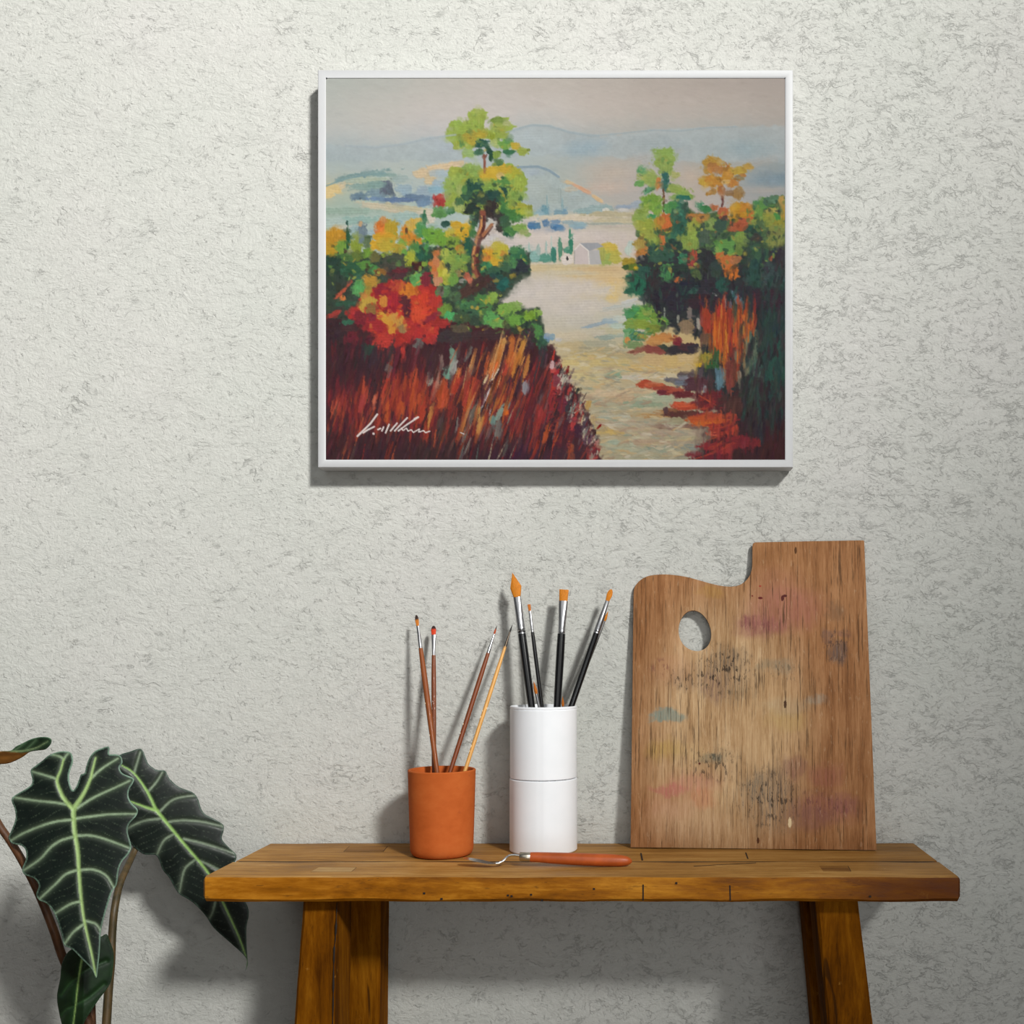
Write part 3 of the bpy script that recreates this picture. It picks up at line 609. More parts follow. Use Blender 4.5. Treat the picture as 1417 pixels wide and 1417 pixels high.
    # left bank accents
    T.D('626 490 4 9 6a8a78;619 517 6 9 6f9a88;627 509 5 11 10 a09c94;611 503 4 11 8a706a;609 532 7 6 b07a68;606 518 3 10 8f7a6c;635 519 4 14 15 b5603a;652 512 3 8 8a9488;648 490 3 9 25 6a6460;624 542 4 5 9a8070;613 547 8 16 b04a30;651 547 9 22 15 a03c30;630 535 5 12 12 b04030;692 488 4 22 15 bf7034;681 508 6 16 25 b85a30;674 505 3 18 15 a85030;686 514 2.3 14 27 d0c0ac;672 526 2 8 25 c6ae88;696 478 3 12 18 c08a50;708 477 4 16 8 bb6a38;705 503 7 18 15 c06030;715 503 4 22 18 c07838;722 484 3 12 12 b8803c;727 512 3 22 12 b0703a;699 512 4 9 b84038;674 548 1.3 18 27 ccbcbc;701 567 3 8 dc6a2a;692 571 4 14 25 7f8f84;661 571 3 10 12 a58a50;654 570 3 22 20 6a6058;678 570 1.2 6 15 ccbcbc;681 580 4 7 6f8a80;726 536 3 8 12 8a8488;664 585 4 10 12 b08a58;690 596 5 12 10 6f6460;744 505 3 20 14 3c343a;750 495 5 14 10 40383c;735 560 5 20 16 6a2f34;745 580 5 22 14 9a3834;765 540 4 28 14 a83430;770 520 3.4 12 10 a83038;760 565 5 20 16 8a3034;756 600 4 16 14 b05030;790 625 5 13 0 c05a34;820 628 8 10 a04640;538 509 5 6 20 6a5a58;594 525 4 8 8a8074;597 523 3 8 94887c;574 525 3 14 8 b04a34;534 530 4 10 10 b04034;462 565 4 14 6 b04a34;500 562 3.4 14 10 9a3c38;518 552 2 6 8 b86048;536 570 3 14 6 b4502f;555 565 4 12 6 b4502f;585 570 4 16 6 a84030;594 582 2 16 8 b87840;610 590 6 16 4c3c3a')
    # loose red blades over the path edge
    T.D('766 492 2 9 12 b03a34;772 505 4 6 8f3a3c;765 512 4 6 b84a48;764 505 3 5 c8a0a0;784 515 2 7 22 7a2420;774 508 2 2.4 3a2828;778 523 7 7 b0a898;770 530 5 10 10 8a4048;788 541 2.4 8 12 a8403c;774 540 4 6 b47a74;773 543 2.4 4 7a3034;782 533 1.6 2.4 4a2424;799 541 2.2 6 24 24302c;794 552 2 8 20 4a4a48;783 556 5 8 b0a294;786 560 3 10 22 3f3a40;792 566 3 12 22 7f8a80;778 560 5 12 14 6a2f3a;798 570 3 8 22 a83a34;803 562 1.8 5 22 b8382c;808 550 1 8 30 5a4a44;793 585 3 8 14 a83c3c;790 578 3 6 22 ac8f88;783 590 3 14 18 4f2a36;804 585 4 14 18 b8a080;808 590 3 12 14 5a4a54;814 560 4 7 20 b89458;800 595 6 10 4a2c3a;816 596 4 7 c0a888;829 590 1.4 5 42 8a1c1c;822 600 2 5 10 4a3030;812 605 7 10 6a4a58;824 612 5 9 a87a70;826 606 1.6 4 20 402c2c;820 620 5 8 8a3c40')
    T.scatter([(765,490),(800,540),(826,600),(832,634),(818,634),(800,580),(770,520)], 110, 4, 1.0, 20, ['3a2a30','6a2a30','c8b8a4','9a3434','4a4040','b8a890','7a8880'], jit=16, a=.9)
    # right tree and bushes
    T.D('918 213.5 13 8 86a052;917 225 13 9 8ea452;922 235 9 9 8aa055;930 220 5 5 8ea458;935 243 6 4 a3a468;897 247 14 9 8fa055;893 240 9 5 98a65c;887 236 5 4 55905a;886 255 6 5 6a9a58;899 262 10 4 -30 5a9068;903 254 6 5 84a058;910.5 254 3 7 c08048;920 252 5 13 35605a;918 272 1.8 11 6a4a38;918 288 1.4 10 5a4a38;940 264 16 6 15 8c9f50;948 270 9 4 20 7f9c4c;935 274 10 5 7f9a58;945 274.5 9 3.5 2f6a5a;901 280 13 10 74983f;886 300 10 9 8aa050;890 290 7 6 8aa048;909 289 8 8 7a9f45;902.5 300 7 4 458a58;939 297 11 20 3c6a58;949 289 3 12 3a5848;924.5 288 6 7 5a9050;932 284 7 6 4f8a50;920 307.5 8 10 bf6a3a;909 309 7 8 a88a3a;962 301 13 6 ab7040')
    T.D('986.6 226.6 13 9 b0883c;980 236 8 4 -20 a88038;991 234 10 7 a57040;979 249.5 11 7 b0883a;972 252 5 5 bb9a40;987 251 11 7 b88038;1006 244 11 10 b88438;1010 238 7 6 bc8840;1024 237 12 6 -15 b0923f;1034 231 6 4 b8944a;1023 247 7 4 887a58;1028 243 5 3 a87848;1011 255 9 5 b57a3c;984 267 8 4 -20 a87a3a;1020.5 268 8 8 9a7848;997 264 6 7 a5683c;1008 268 7 4 8a6a48;1004 252 6 3 c8a060')
    T.line([(999,272),(1000,280),(998,287)], 1.2, '6a4440')
    T.D('1058 282 11 7 5f8a4a;1064 279 8 6 50705a;1075 276 12 5 58785c;1068 293 8 6 a89a50;1065 305 12 11 8a9044;1083 282 6 8 b09050;1083 299 5 10 a88a40;1077 310 9 9 8f8a3c;1073 300 5 5 4f8a48;1045 287 6 8 4f8050;1042 301 6 8 7f8a44;1050 296 6 8 6a8f48;1073 318 12 8 7f8448;967 285 6 6 4f8a68;976 290 8 5 3f7a4a;968 302 12 6 b07a40;976 306 7 4 b08040;1001 296 8 8 b06040;989 288 4 4 b87048;1022 312 14 9 a85a3c;1033 297 10 11 bb6a3a;1023 293 15 13 b8852f;1030 288 7 6 c08034;1018 287 6 5 c09030;1028 308 9 6 b05c40')
    T.D('983 312 8 9 6a8a4a;974 316 6 9 48584a;995 313 9 8 3f5648;962 314 6 10 8f9038;1024 326 8 5 6f8f48;1042 322 11 9 33584a;894 310 10 8 8f9a40;921 313 8 9 c06a38;914 306 6 6 b8803a;885 313 8 8 9aa248;884 338 7 8 a8904a;904 332 8 8 8fa04c;896 324 8 6 98a048;916 332 4 7 bb6c3c;889 349 11 5 -20 b0743c;940 315 8 12 365c4c;958 315 8 12 8f9a48;955 335 12 12 83984a;960 326 8 6 8aa04a;975 329 8 13 4f5f50;982 310 7 8 7a8f50;931 330 8 7 3f6f58;995 327 12 6 4a6048')
    T.D('935 341 11 8 33463f;913 354 18 10 3c5a4c;905 345 8 6 40604c;945 359 7 8 3f7a58;957 361 7 9 9a4540;960 352 4 5 a8503c;1004 341 18 10 62904c;1000 350 12 6 6a984e;1026 330 8 9 7a9048;1022 345 5 10 6a8044;1009 366 13 11 b86a3a;1018 360 7 6 a8704a;1012 378 9 9 cc7030;996 356 7 7 40 bb6a3c;1041 339 12 22 3a4c42;1045 328 8 6 3f3f3c;1050 356 14 16 3f5c48;1067 359 5 4 a8603c;1073 330 12 12 7f8648;1079 356 9 12 40404a;923 378 10 10 4a8050;927 370 6 5 5a8f52;901 385 12 16 3a3638;870 363 8 7 a08a34;878 370 10 5 60702f;882 371 5 3 c0a030;866 370 4 4 3f5a34;879 393 13 18 2f6850;870 387 6 4 3a5044;872 403 8 4 2f5a48;890 378 8 9 35564a;941 371 14 6 33403a;940 388 8 4 b06038;963 381 7 9 4f5f40;979 368 12 20 38383a;990 375 8 12 3a4840;1067 381 20 18 3f4c4c;1045 381 10 20 345048;952 400 20 12 32363c;960 402 9 6 3a5a52;925 408 10 16 352f36;908 420 5 14 2f2a34;935 420 14 14 33303a;985 400 18 16 37343a;1000 395 9 10 2f5048;970 418 20 12 3c2f36;1060 415 20 16 40303a')
    T.D('889 435 14 12 6a9a44;872 434 8 7 4a8a58;897 429 7 8 7f9a4a;880 428 6 5 4a8a50;914 447 12 9 5f8f44;875 449 10 7 7f9848;890 450 12 8 869a40;905 440 5 8 6f9040;872 460 8 6 5a9060;868 470 6 8 78a070;878 467 11 5 4a7a60;884 462 9 4 3f6a5a;869 472 4 4 c88a4a;890 466 8 4 9a8a4a;880 478 12 5 7a9060;903 455 9 6 7f8a3c;917 452 4 8 3f4a3c;912 436 2.4 14 2f2f36;938 442 2 6 8a8a80;954 435 3 10 7a706c;950 452 9 9 8a745a;966 449 2.4 7 9a9488;919 432 1.4 7 7a8078;1002 417 2 8 808488;1018 413 4 9 -25 5f7480;1026 420 2.4 9 -12 62707c;989 408 4 1.3 35 9a9a98;1010 425 1.6 9 5f6068')
    T.scatter([(965,428),(1045,420),(1048,470),(1010,490),(975,470)], 60, 14, 2.2, 0, ['a04030','b8522c','c0602f','8a3430','b04a30'], jit=4)
    T.D('977 444 7 18 a04030;996 441 5 18 a83c30;1002 451 6 22 b84f30;1021 442 8 14 c0602f;1038 447 5 16 b85c34;1037 434 4 5 c87840;995 463 8 22 b8522c;1021 464 9 20 bb5530;1004 467 2.3 22 d08030;1012 462 3 18 a84030;1004 501 5 24 b0602f;1005 492 2 20 cc8038;1010 519 6 25 7a4038;1018 510 5 22 6f4036;995 523 5.5 13 607f8a;993 516 4 8 5a7480;1042 492 14 30 5f6a58;1032 494 4 32 7f7a60;1048 513 7 14 50786a;1051 524 2 6 6a9a84;1021 494 6 10 7a6a58;1023 522 2.4 8 8a7a68;1070 504 12 40 2f5048;1060 470 12 30 34443f;1040 545 18 26 3a3f3a;978 471 9 10 6a5040;989 492 11 9 3f6040;985 505 9 6 3a5c3a;972 498 14 7 -25 a08040;965 505 7 3 c8a030;978 494 9 5 -20 98883c')
    T.D('915 468 17 7 c0824a;905 474 12 7 c08a52;937 473 7 7 7a3038;932 485 27 6 3a3538;916 482 9 5 40463c;950 480 12 5 4a3338;958 482 8 6 3f3840;902 482 8 6 b0784a;932 500 28 8 c8aa70;905 498 16 8 c6a878;950 496 12 6 ccb080;900 484 20 5 8 8a4a42;880 486 12 2.6 -8 8f5a4c;955 520 18 8 5a4e50;965 531 22 9 5a3a40;930 526 11 4 5f5c64;940 530 9 4 6a707c;945 522 6 3 77747c;975 540 3 7 8a8a90;915 537 22 5 12 9a4538;893 531 12 5 b04c34;905 532 12 3 b85a3c;920 543 12 3 6f3038;935 541 12 4 a04a3c;949 546 16 5 6a3034;950 562 18 6 b54a34;945 560 12 4 c05438;929 569 12 4 8a5a40;921 568 3 6 5a4040;949 573 24 5 5f3a36;981 554 20 14 6f3034;970 575 14 4 74343a;980 582 28 8 bb5530;972 586 18 4 c8622f;990 576 14 4 b85034;998 594 22 9 a83f34;985 600 10 3 c05a44;1009 578 8 5 a84a34;1026 612 28 8 7a2f34;989 618 22 6 8a3336;1000 625 12 4 a03a38;985 632 26 5 6f2c34;960 628 12 4 7f3a40;1010 560 18 12 4f3634')
    T.scatter([(955,545),(1010,560),(1020,600),(1000,632),(965,632),(990,600)], 60, 9, 1.6, 80, ['8a3034','a83f34','6a2c32','b85034','5a2c32'], jit=12)
    T.scatter([(1010,380),(1085,340),(1085,600),(1030,600)], 120, 13, 2.4, 6, ['33403f','3a3238','2f4a44','3f3a3c','382c32','2f3f40'], jit=10)
    T.D('470 625 30 14 44292e;530 628 34 12 412a30;600 628 40 14 3f2e31;660 628 40 14 402c30;720 630 40 12 43293a;780 628 30 10 46303a;490 500 20 18 3c2a30;560 500 16 10 4a2a30;600 500 12 16 453034', soft=.8, a=.75)
    # flecks of paint through the foliage
    FL = [(452,345),(470,325),(520,322),(570,318),(610,318),(640,312),(650,350),(700,350),(730,355),(715,400),(690,425),(745,435),(752,480),(640,460),(600,395),(520,385),(455,395)]
    T.scatter(FL, 170, 3.0, 1.6, 30, ['2f4a34','3a5a3c','8fa04a','5f8a44','a8a848','4a3a32','2a3a34','c0a040'], jit=60, a=.8)
    CR = [(620,240),(660,228),(715,236),(728,262),(722,285),(700,297),(640,292),(618,268)]
    T.scatter(CR, 60, 3.0, 1.6, 30, ['2f4a3c','6f8f44','a4ae54','3f5c40','b4a440','2f4038'], jit=60, a=.75)
    T.scatter([(624,180),(655,158),(690,166),(705,180),(725,208),(690,212),(650,210),(628,198)], 36, 2.6, 1.4, 30, ['6f8f44','b0b868','5a7a44','b0a040','86984a'], jit=60, a=.7)
    T.scatter([(885,300),(930,290),(960,300),(1040,285),(1085,275),(1085,365),(1000,372),(940,378),(885,372)], 210, 3.2, 1.7, 30, ['2f4a38','3a5a44','7f9448','5a7a48','a09a44','33383a','8a5a3c','2f3f3a'], jit=60, a=.8)
    T.scatter([(885,235),(925,208),(935,240),(950,268),(930,285),(890,305)], 36, 2.4, 1.3, 30, ['5a7f48','9aac60','3a5c44','a8a058'], jit=60, a=.75)
    T.scatter([(972,245),(990,220),(1030,232),(1025,262),(1000,270),(980,262)], 30, 2.4, 1.3, 30, ['8a6030','c89a48','a86a30','9a7a3c'], jit=60, a=.75)
    T.scatter([(500,440),(515,400),(560,385),(600,410),(605,465),(560,480),(515,462)], 60, 3.4, 1.6, 20, ['8a2a30','d04a2c','5f2a32','c83a30','a8322f','d0803a'], jit=50, a=.75)
    T.scatter([(870,385),(900,370),(985,375),(1085,365),(1085,600),(1040,600),(1020,420),(900,430)], 200, 6, 1.2, 8, ['2a2c30','3a4a44','2f4640','3f3036','46504a','283634'], jit=14, a=.8)
    T.scatter([(870,425),(900,420),(925,445),(905,465),(868,470)], 40, 3, 1.4, 20, ['4a7a3c','8fa44c','3f6a44','a8a850','6a9a50'], jit=50, a=.8)
    # thin blades
    T.scatter([(452,560),(600,500),(700,470),(760,490),(820,600),(826,634),(452,634)], 150, 13, 1.0, 15, ['33262c','a83a2c','6a2a2e','b85434','2f2a30','8a2f2e','5a4444','96402e'], jit=6, a=.9)
    T.scatter([(620,520),(700,465),(735,480),(720,560),(640,600)], 60, 16, 1.1, 17, ['c07034','b85a2c','d08a48','a8482c','c89a68'], jit=5, a=.9)
    T.scatter([(970,430),(1045,425),(1048,480),(1012,510),(985,490)], 45, 14, 1.0, 1, ['cc6a2c','8a3a2a','c87a38','6a3030','b04a2a'], jit=3, a=.9)
    T.scatter([(630,570),(700,540),(720,634),(630,634)], 30, 12, .9, 20, ['8a8078','6a7a74','a89a80','584a4c'], jit=6, a=.85)
    # broken brushwork over everything
    def angf(x, y):
        if y < 350 and sum(T.img[int(y - PY0), int(x - PX0)]) > 1.75: return 0, .35
        if 760 < x < 960 and y > 360: return 0, .4
        if y > 480 and x < 830: return 15, 6.0
        if y > 420 and x > 960: return 4, 5.0
        return T.rng.random() * 180, .7
    T.repaint(5200, 3.0, angf, .07, a=.6)
    T.repaint(7000, 1.5, angf, .11, a=.65)
    # small finished details
    T.D('790 342 3 10 3a7c64;788.5 326 1.3 8 4f8870;775 345 2.2 12 5a8c74;766 353 3.4 9 3f7a6a;755 358 6 5 5a9080;740 356 6 5 86aca4;787 349 4 3 4f8c74')
    T.poly([(794.5,346.5),(802.4,337.6),(814,346.8),(815,366),(794.5,366)], 'c6b8b5', soft=.7, warp=.8, var=.02)
    T.poly([(814,346.8),(829,346),(832,366),(815,366)], 'b2afae', soft=.7, warp=.8, var=.02)
    T.poly([(802.5,336.8),(827,335.8),(835,341.8),(814,347.5)], '9b9ca1', soft=.7, warp=.8, var=.03)
    T.line([(794.5,347),(802.4,338),(814,347.5),(815,366)], .7, 'd6cdc6'); T.line([(795,347),(794.7,366)], .6, 'a8a29c')
    T.D('785 359 7.5 6.5 d2c6bc;785 357.5 1.4 2.4 3a3a38')
    T.line([(716,232),(744,231),(760,236.5),(774,246)], 1.0, '8799a4', a=.8)
    T.D('805 262 13 2.2 27 cfa080;826 275 8 2 33 cfb088', soft=.5, a=.8)
    T.line([(700,184),(722,177),(738,173.5),(758,175),(788,184),(818,189),(850,186),(905,180.5),(940,182),(975,177.5),(1020,176)], 1.0, '9aa7ac', a=.28)
    T.line([(478,202),(520,205),(560,200),(600,191),(632,187)], 1.2, 'a3aeb4', a=.3)
    T.line([(452,258),(478,248),(505,243),(535,240)], 1.0, '7d9a9c', a=.5)
    # signature strokes
    S = lambda *p: [(450 + a / 8.856, 490 + b / 8.856) for a, b in p]
    W = 'e6dad6'
    T.line(S((645, 735), (560, 850), (395, 1010))[::1], .95, W); T.line(S((470, 965), (520, 930), (612, 885)), .85, W); T.line(S((597, 972), (600, 978)), 1.2, W)
    for s in [((650, 925), (690, 905)), ((700, 940), (725, 885)), ((745, 965), (790, 855)), ((805, 940), (890, 840)), ((855, 940), (1015, 775)), ((900, 940), (1010, 860), (1150, 768))]:
        T.line(S(*s), .8, W)
    T.line(S((1095, 795), (1150, 768)), 1.0, W)
    T.line(S((935, 905), (960, 935), (1000, 905), (1020, 942), (1060, 925), (1085, 958), (1160, 915), (1150, 955), (1210, 935), (1235, 962), (1290, 940)), .6, W)
    T.line(S((1660, 960), (1710, 980)), .6, 'c8bcb8')
    g = T.img.mean(-1, keepdims=True); img = np.clip(g + (T.img - g) * .94, 0, 1)
    return img, T.hgt
# ---------------------------------------------------------------- framed oil painting
PAINT_GAIN = .66
FZ = 1.575
fr = thing('framed_painting', 'framed oil landscape of a path between autumn trees hung on the plaster wall', 'painting', W3(769, 648, FZ))
FO = Vector(fr.location)
m_white = plain('white_frame_lacquer', 'bbbcbe', .5, var=.015, scale=90, bump=.05)
def frame():
    bm = bmesh.new()
    # moulding section: (inset from outer edge in px, depth from wall plane)
    sec = [(0.4, ZW - .0015), (0, ZW - .004), (0, FZ + .0016), (.8, FZ + .0004), (2.0, FZ), (8.6, FZ), (10.3, FZ + .0006), (11.0, FZ + .0012), (11.0, FZ + .0065), (11.0, ZW - .0015)]
    a, b = W3(439.5, 96.5, FZ), W3(1097.5, 647.0, FZ); s = FZ / F
    rings = []
    for ins, Z in sec:
        i = ins * s; y = Z - ZW
        x0, x1, z1, z0 = a.x + i, b.x - i, a.z - i, b.z + i
        r = 0.0
        rings.append([bm.verts.new(Vector(p) - FO) for p in ((x0, y, z0), (x1, y, z0), (x1, y, z1), (x0, y, z1))])
    n = len(rings)
    for k in range(n):
        A, B = rings[k], rings[(k + 1) % n]
        for j in range(4): bm.faces.new((A[j], A[(j + 1) % 4], B[(j + 1) % 4], B[j]))
    # soften the four outer corners
    es = [e for e in bm.edges if all(v in rings[k] for k in (2, 1) for v in ()) ]
    return bm_obj('frame', bm, m_white, fr, 30)
frame()

def canvas():
    img, hgt = oil_painting()
    Zc = FZ + .0017
    h, wd = img.shape[:2]
    xs = np.linspace(PX0 - .8, PX1 + .8, wd); ys = np.linspace(PY0 - .8, PY1 + .8, h)
    X, Yp = np.meshgrid((xs - VX) * Zc / F, CAMZ - (ys - VY) * Zc / F)
    D = Zc - ZW - (hgt - .3) * .00045
    co = np.stack([X - FO.x, D - FO.y, Yp - FO.z], -1).reshape(-1, 3)
    idx = np.arange(h * wd).reshape(h, wd)
    q = np.stack([idx[:-1, :-1], idx[1:, :-1], idx[1:, 1:], idx[:-1, 1:]], -1).reshape(-1, 4)
    me = bpy.data.meshes.new('canvas')
    me.vertices.add(len(co)); me.vertices.foreach_set('co', co.ravel().astype(np.float32))
    me.loops.add(q.size); me.loops.foreach_set('vertex_index', q.ravel().astype(np.int32))
    me.polygons.add(len(q)); me.polygons.foreach_set('loop_start', np.arange(0, q.size, 4, dtype=np.int32))
    me.update(calc_edges=True)
    l = np.where(img <= .04045, img / 12.92, ((img + .055) / 1.055) ** 2.4) * PAINT_GAIN
    rgba = np.ones((h * wd, 4), np.float32); rgba[:, :3] = np.clip(l, 0, .9).reshape(-1, 3)
    at_ = me.color_attributes.new('pigment', 'FLOAT_COLOR', 'POINT'); at_.data.foreach_set('color', rgba.ravel())
    n = NM('oil_paint'); v = n.coord('Object')
    c = n.attr('pigment').outputs['Color']
    b = n.noise(n.coord('Object', scale=(1, 1, 1)), 900, 3, .6)
    m = n.done(c, .75, n.bump(b, .06, .0004), spec=.04)
    o = mesh_obj('canvas', me, m, fr, 180)
    # stretcher board closing the back
    bm = bmesh.new(); a_, b_ = W3(448.5, 104.5, FZ), W3(1089.5, 639, FZ)
    hexa(bm, [Vector(p) - FO for p in box_pts(a_.x, b_.x, FZ + .006 - ZW, FZ + .012 - ZW, b_.z, a_.z)])
    bm_obj('backing_board', bm, plain('hardboard', '6a4a30', .8), fr)
canvas()
m_corner_gap = plain('corner_gap_dark', '20202a', .5)  # beads added to draw the little dark gaps in the frame's top corners
for px, py in ((452, 108), (1086.5, 108)):
    p = W3(px, py, FZ + .0012) - FO; bm = bmesh.new()
    bmesh.ops.create_uvsphere(bm, u_segments=12, v_segments=8, radius=.0011)
    for v_ in bm.verts: v_.co = Vector((v_.co.x, v_.co.y * .6, v_.co.z)) + p
    bm_obj('corner_gap_dot', bm, m_corner_gap, fr, 180)
# ---------------------------------------------------------------- terracotta cup
m_terra = None
def terracotta():
    n = NM('terracotta'); v = n.coord('Object')
    a = n.noise(v, 22, 5, .6); b = n.noise(n.coord('Object', scale=(1, 1, 2)), 40, 5, .6)
    col = n.ramp(n.math('ADD', n.math('MULTIPLY', a, .6), n.math('MULTIPLY', b, .4)), [(.35, 'ad5422'), (.5, 'b85c28'), (.66, 'bf652f')])
    col = n.mix(n.math('MULTIPLY', n.maprange(n.noise(v, 70, 4), .66, .72), .4), col, '9a4c28')
    return n.done(col, .82, n.bump(b, .10, .001), spec=.15)
cup_c = W3(611.5, 1180, 1.518); cup_c.z = BENCH
H, RT, RB = .1185, .0462, .0430
bm = bmesh.new()
prof = [(0, .0015), (RB - .010, .0015), (RB - .008, 0), (RB - .006, 0), (RB - .002, .0025), (RB, .0075), (RB + .0004, .012)]
for i in range(1, 12): prof.append((RB + (RT - RB) * (i / 11) ** .8, .012 + (H - .016) * i / 11))
prof += [(RT + .0003, H - .0015), (RT - .0006, H - .0002), (RT - .0018, H), (RT - .0034, H - .0006), (RT - .0044, H - .003), (RB - .003, .03), (RB - .004, .010), (RB - .010, .006), (0, .006)]
lathe(bm, prof, 72)
o = bm_obj('brush_cup', bm, terracotta(), None, 40); o.location = cup_c
tag(o, 'orange terracotta cup holding four thin brushes on the bench', 'cup')

# ---------------------------------------------------------------- white two-tier holder
hol_c = W3(752, 1176, 1.553); hol_c.z = BENCH
R = .0474
def white_glaze():
    n = NM('white_glaze'); v = n.coord('Object')
    a = n.noise(v, 30, 4, .5)
    return n.done(n.ramp(a, [(.3, 'eceff3'), (.7, 'f1f3f7')]), .4, n.bump(n.noise(v, 120, 3), .03, .0005), spec=.3)
m_glaze = white_glaze()
holder = thing('brush_holder', 'tall white cylindrical holder in two stacked sections crowded with black brushes', 'brush holder', hol_c)
HS = .1030; HT = .2045
def cyl_sec(z0, z1, r, seed, rim):
    bm = bmesh.new(); n = 96
    if rim:
        prof = [(r - .004, z0), (r - .0012, z0), (r, z0 + .0012)] + [(r - .0001, z0 + (z1 - z0) * i / 10) for i in range(1, 10)] + [(r, z1 - .0050), (r - .0007, z1 - .0046), (r - .0007, z1 - .0036), (r, z1 - .0030), (r - .0002, z1 - .0006), (r - .0012, z1), (r - .0026, z1 - .0003), (r - .0034, z1 - .002), (r - .0035, z0 + .002), (r - .004, z0)]
    else:
        prof = [(0, z0 + .001), (r - .006, z0 + .001), (r - .004, z0), (r - .0014, z0), (r, z0 + .0016)] + [(r, z0 + (z1 - z0) * i / 10) for i in range(1, 10)] + [(r, z1 - .001), (r - .001, z1), (r - .004, z1), (r - .004, z0 + .006), (0, z0 + .006)]
    rings = lathe(bm, prof, n)
    # faint pressed seam down the front
    for ring in rings:
        for v in ring:
            rr = math.hypot(v.co.x, v.co.y)
            if rr > r - .0012:
                ang = math.atan2(v.co.y, v.co.x) + math.pi / 2 + .02
                if abs(ang) < .02: v.co.x *= 1 - .0003 / rr; v.co.y *= 1 - .0003 / rr
    return bm
bm_obj('lower_section', cyl_sec(0, HS - .0006, R + .0003, 1, False), m_glaze, holder, 35)
bm_obj('upper_section', cyl_sec(HS + .0002, HT, R - .0002, 2, True), m_glaze, holder, 35)

# ---------------------------------------------------------------- paint brushes
def lacquer(name, col, rough=.25, var=.15, coat=.5):
    n = NM(name); f = n.noise(n.coord('Object', scale=(6, 6, 1)), 60, 5, .6); c = lin(col)
    return n.done(n.ramp(f, [(.3, tuple(x * (1 - var) for x in c[:3]) + (1,)), (.7, tuple(min(1, x * (1 + var)) for x in c[:3]) + (1,))]), rough, n.bump(f, .05, .0004), **{'Coat Weight': coat})
m_black = lacquer('black_lacquer', '060608', .25, .15, .3)
m_brown = lacquer('brown_lacquer', '82400a', .6, .15, .05)
m_brown2 = lacquer('dark_brown_lacquer', '70340c', .6, .15, .05)
m_red = lacquer('red_brown_lacquer', '763509', .5, .15, .1)
m_nat = lacquer('natural_wood_handle', 'd99f52', .4)
m_ferr = plain('nickel', 'a9a9ab', .3, metal=1, var=.05, bump=.02)
m_brass = plain('tarnished_ferrule', '5c5248', .42, metal=1, var=.1, bump=.02)
m_letter = plain('white_print', 'e8e0d8', .5)
m_chip = plain('bare_chip', 'f0d8b0', .4)
def hair(name, base, tip, split=.5):
    """tip colour over the outer part of the bristles (object z runs along the brush)."""
    n = NM(name)
    f = n.noise(n.coord('Object', scale=(40, 40, 1)), 70, 4, .6)
    g = n.xyz(n.coord('Generated'))[2]
    g = n.math('ADD', g, n.math('MULTIPLY', n.math('SUBTRACT', f, .5), .25))
    b = lin(base); c = n.ramp(f, [(.3, tuple(x * .55 for x in b[:3]) + (1,)), (.55, base), (.8, tuple(min(1, x * 1.35) for x in b[:3]) + (1,))])
    c = n.mix(n.maprange(g, split - .1, split + .12), c, tip) if tip else c
    return n.done(c, .55, n.bump(f, .6, .0008), spec=.3)
m_syn = hair('golden_synthetic_hair', 'cc7a0c', None)
m_syn_d = hair('orange_hair', 'c06a14', None)
m_a = hair('orange_hair_dark_tip', 'c8741c', '2a140c', .55)
m_b = hair('red_hair_dark_tip', 'd03a10', '2a1210', .62)
m_c = hair('rust_hair_dark_tip', 'b04a22', '2a1610', .6)
m_d = hair('black_hair', '1c1a1a', None)

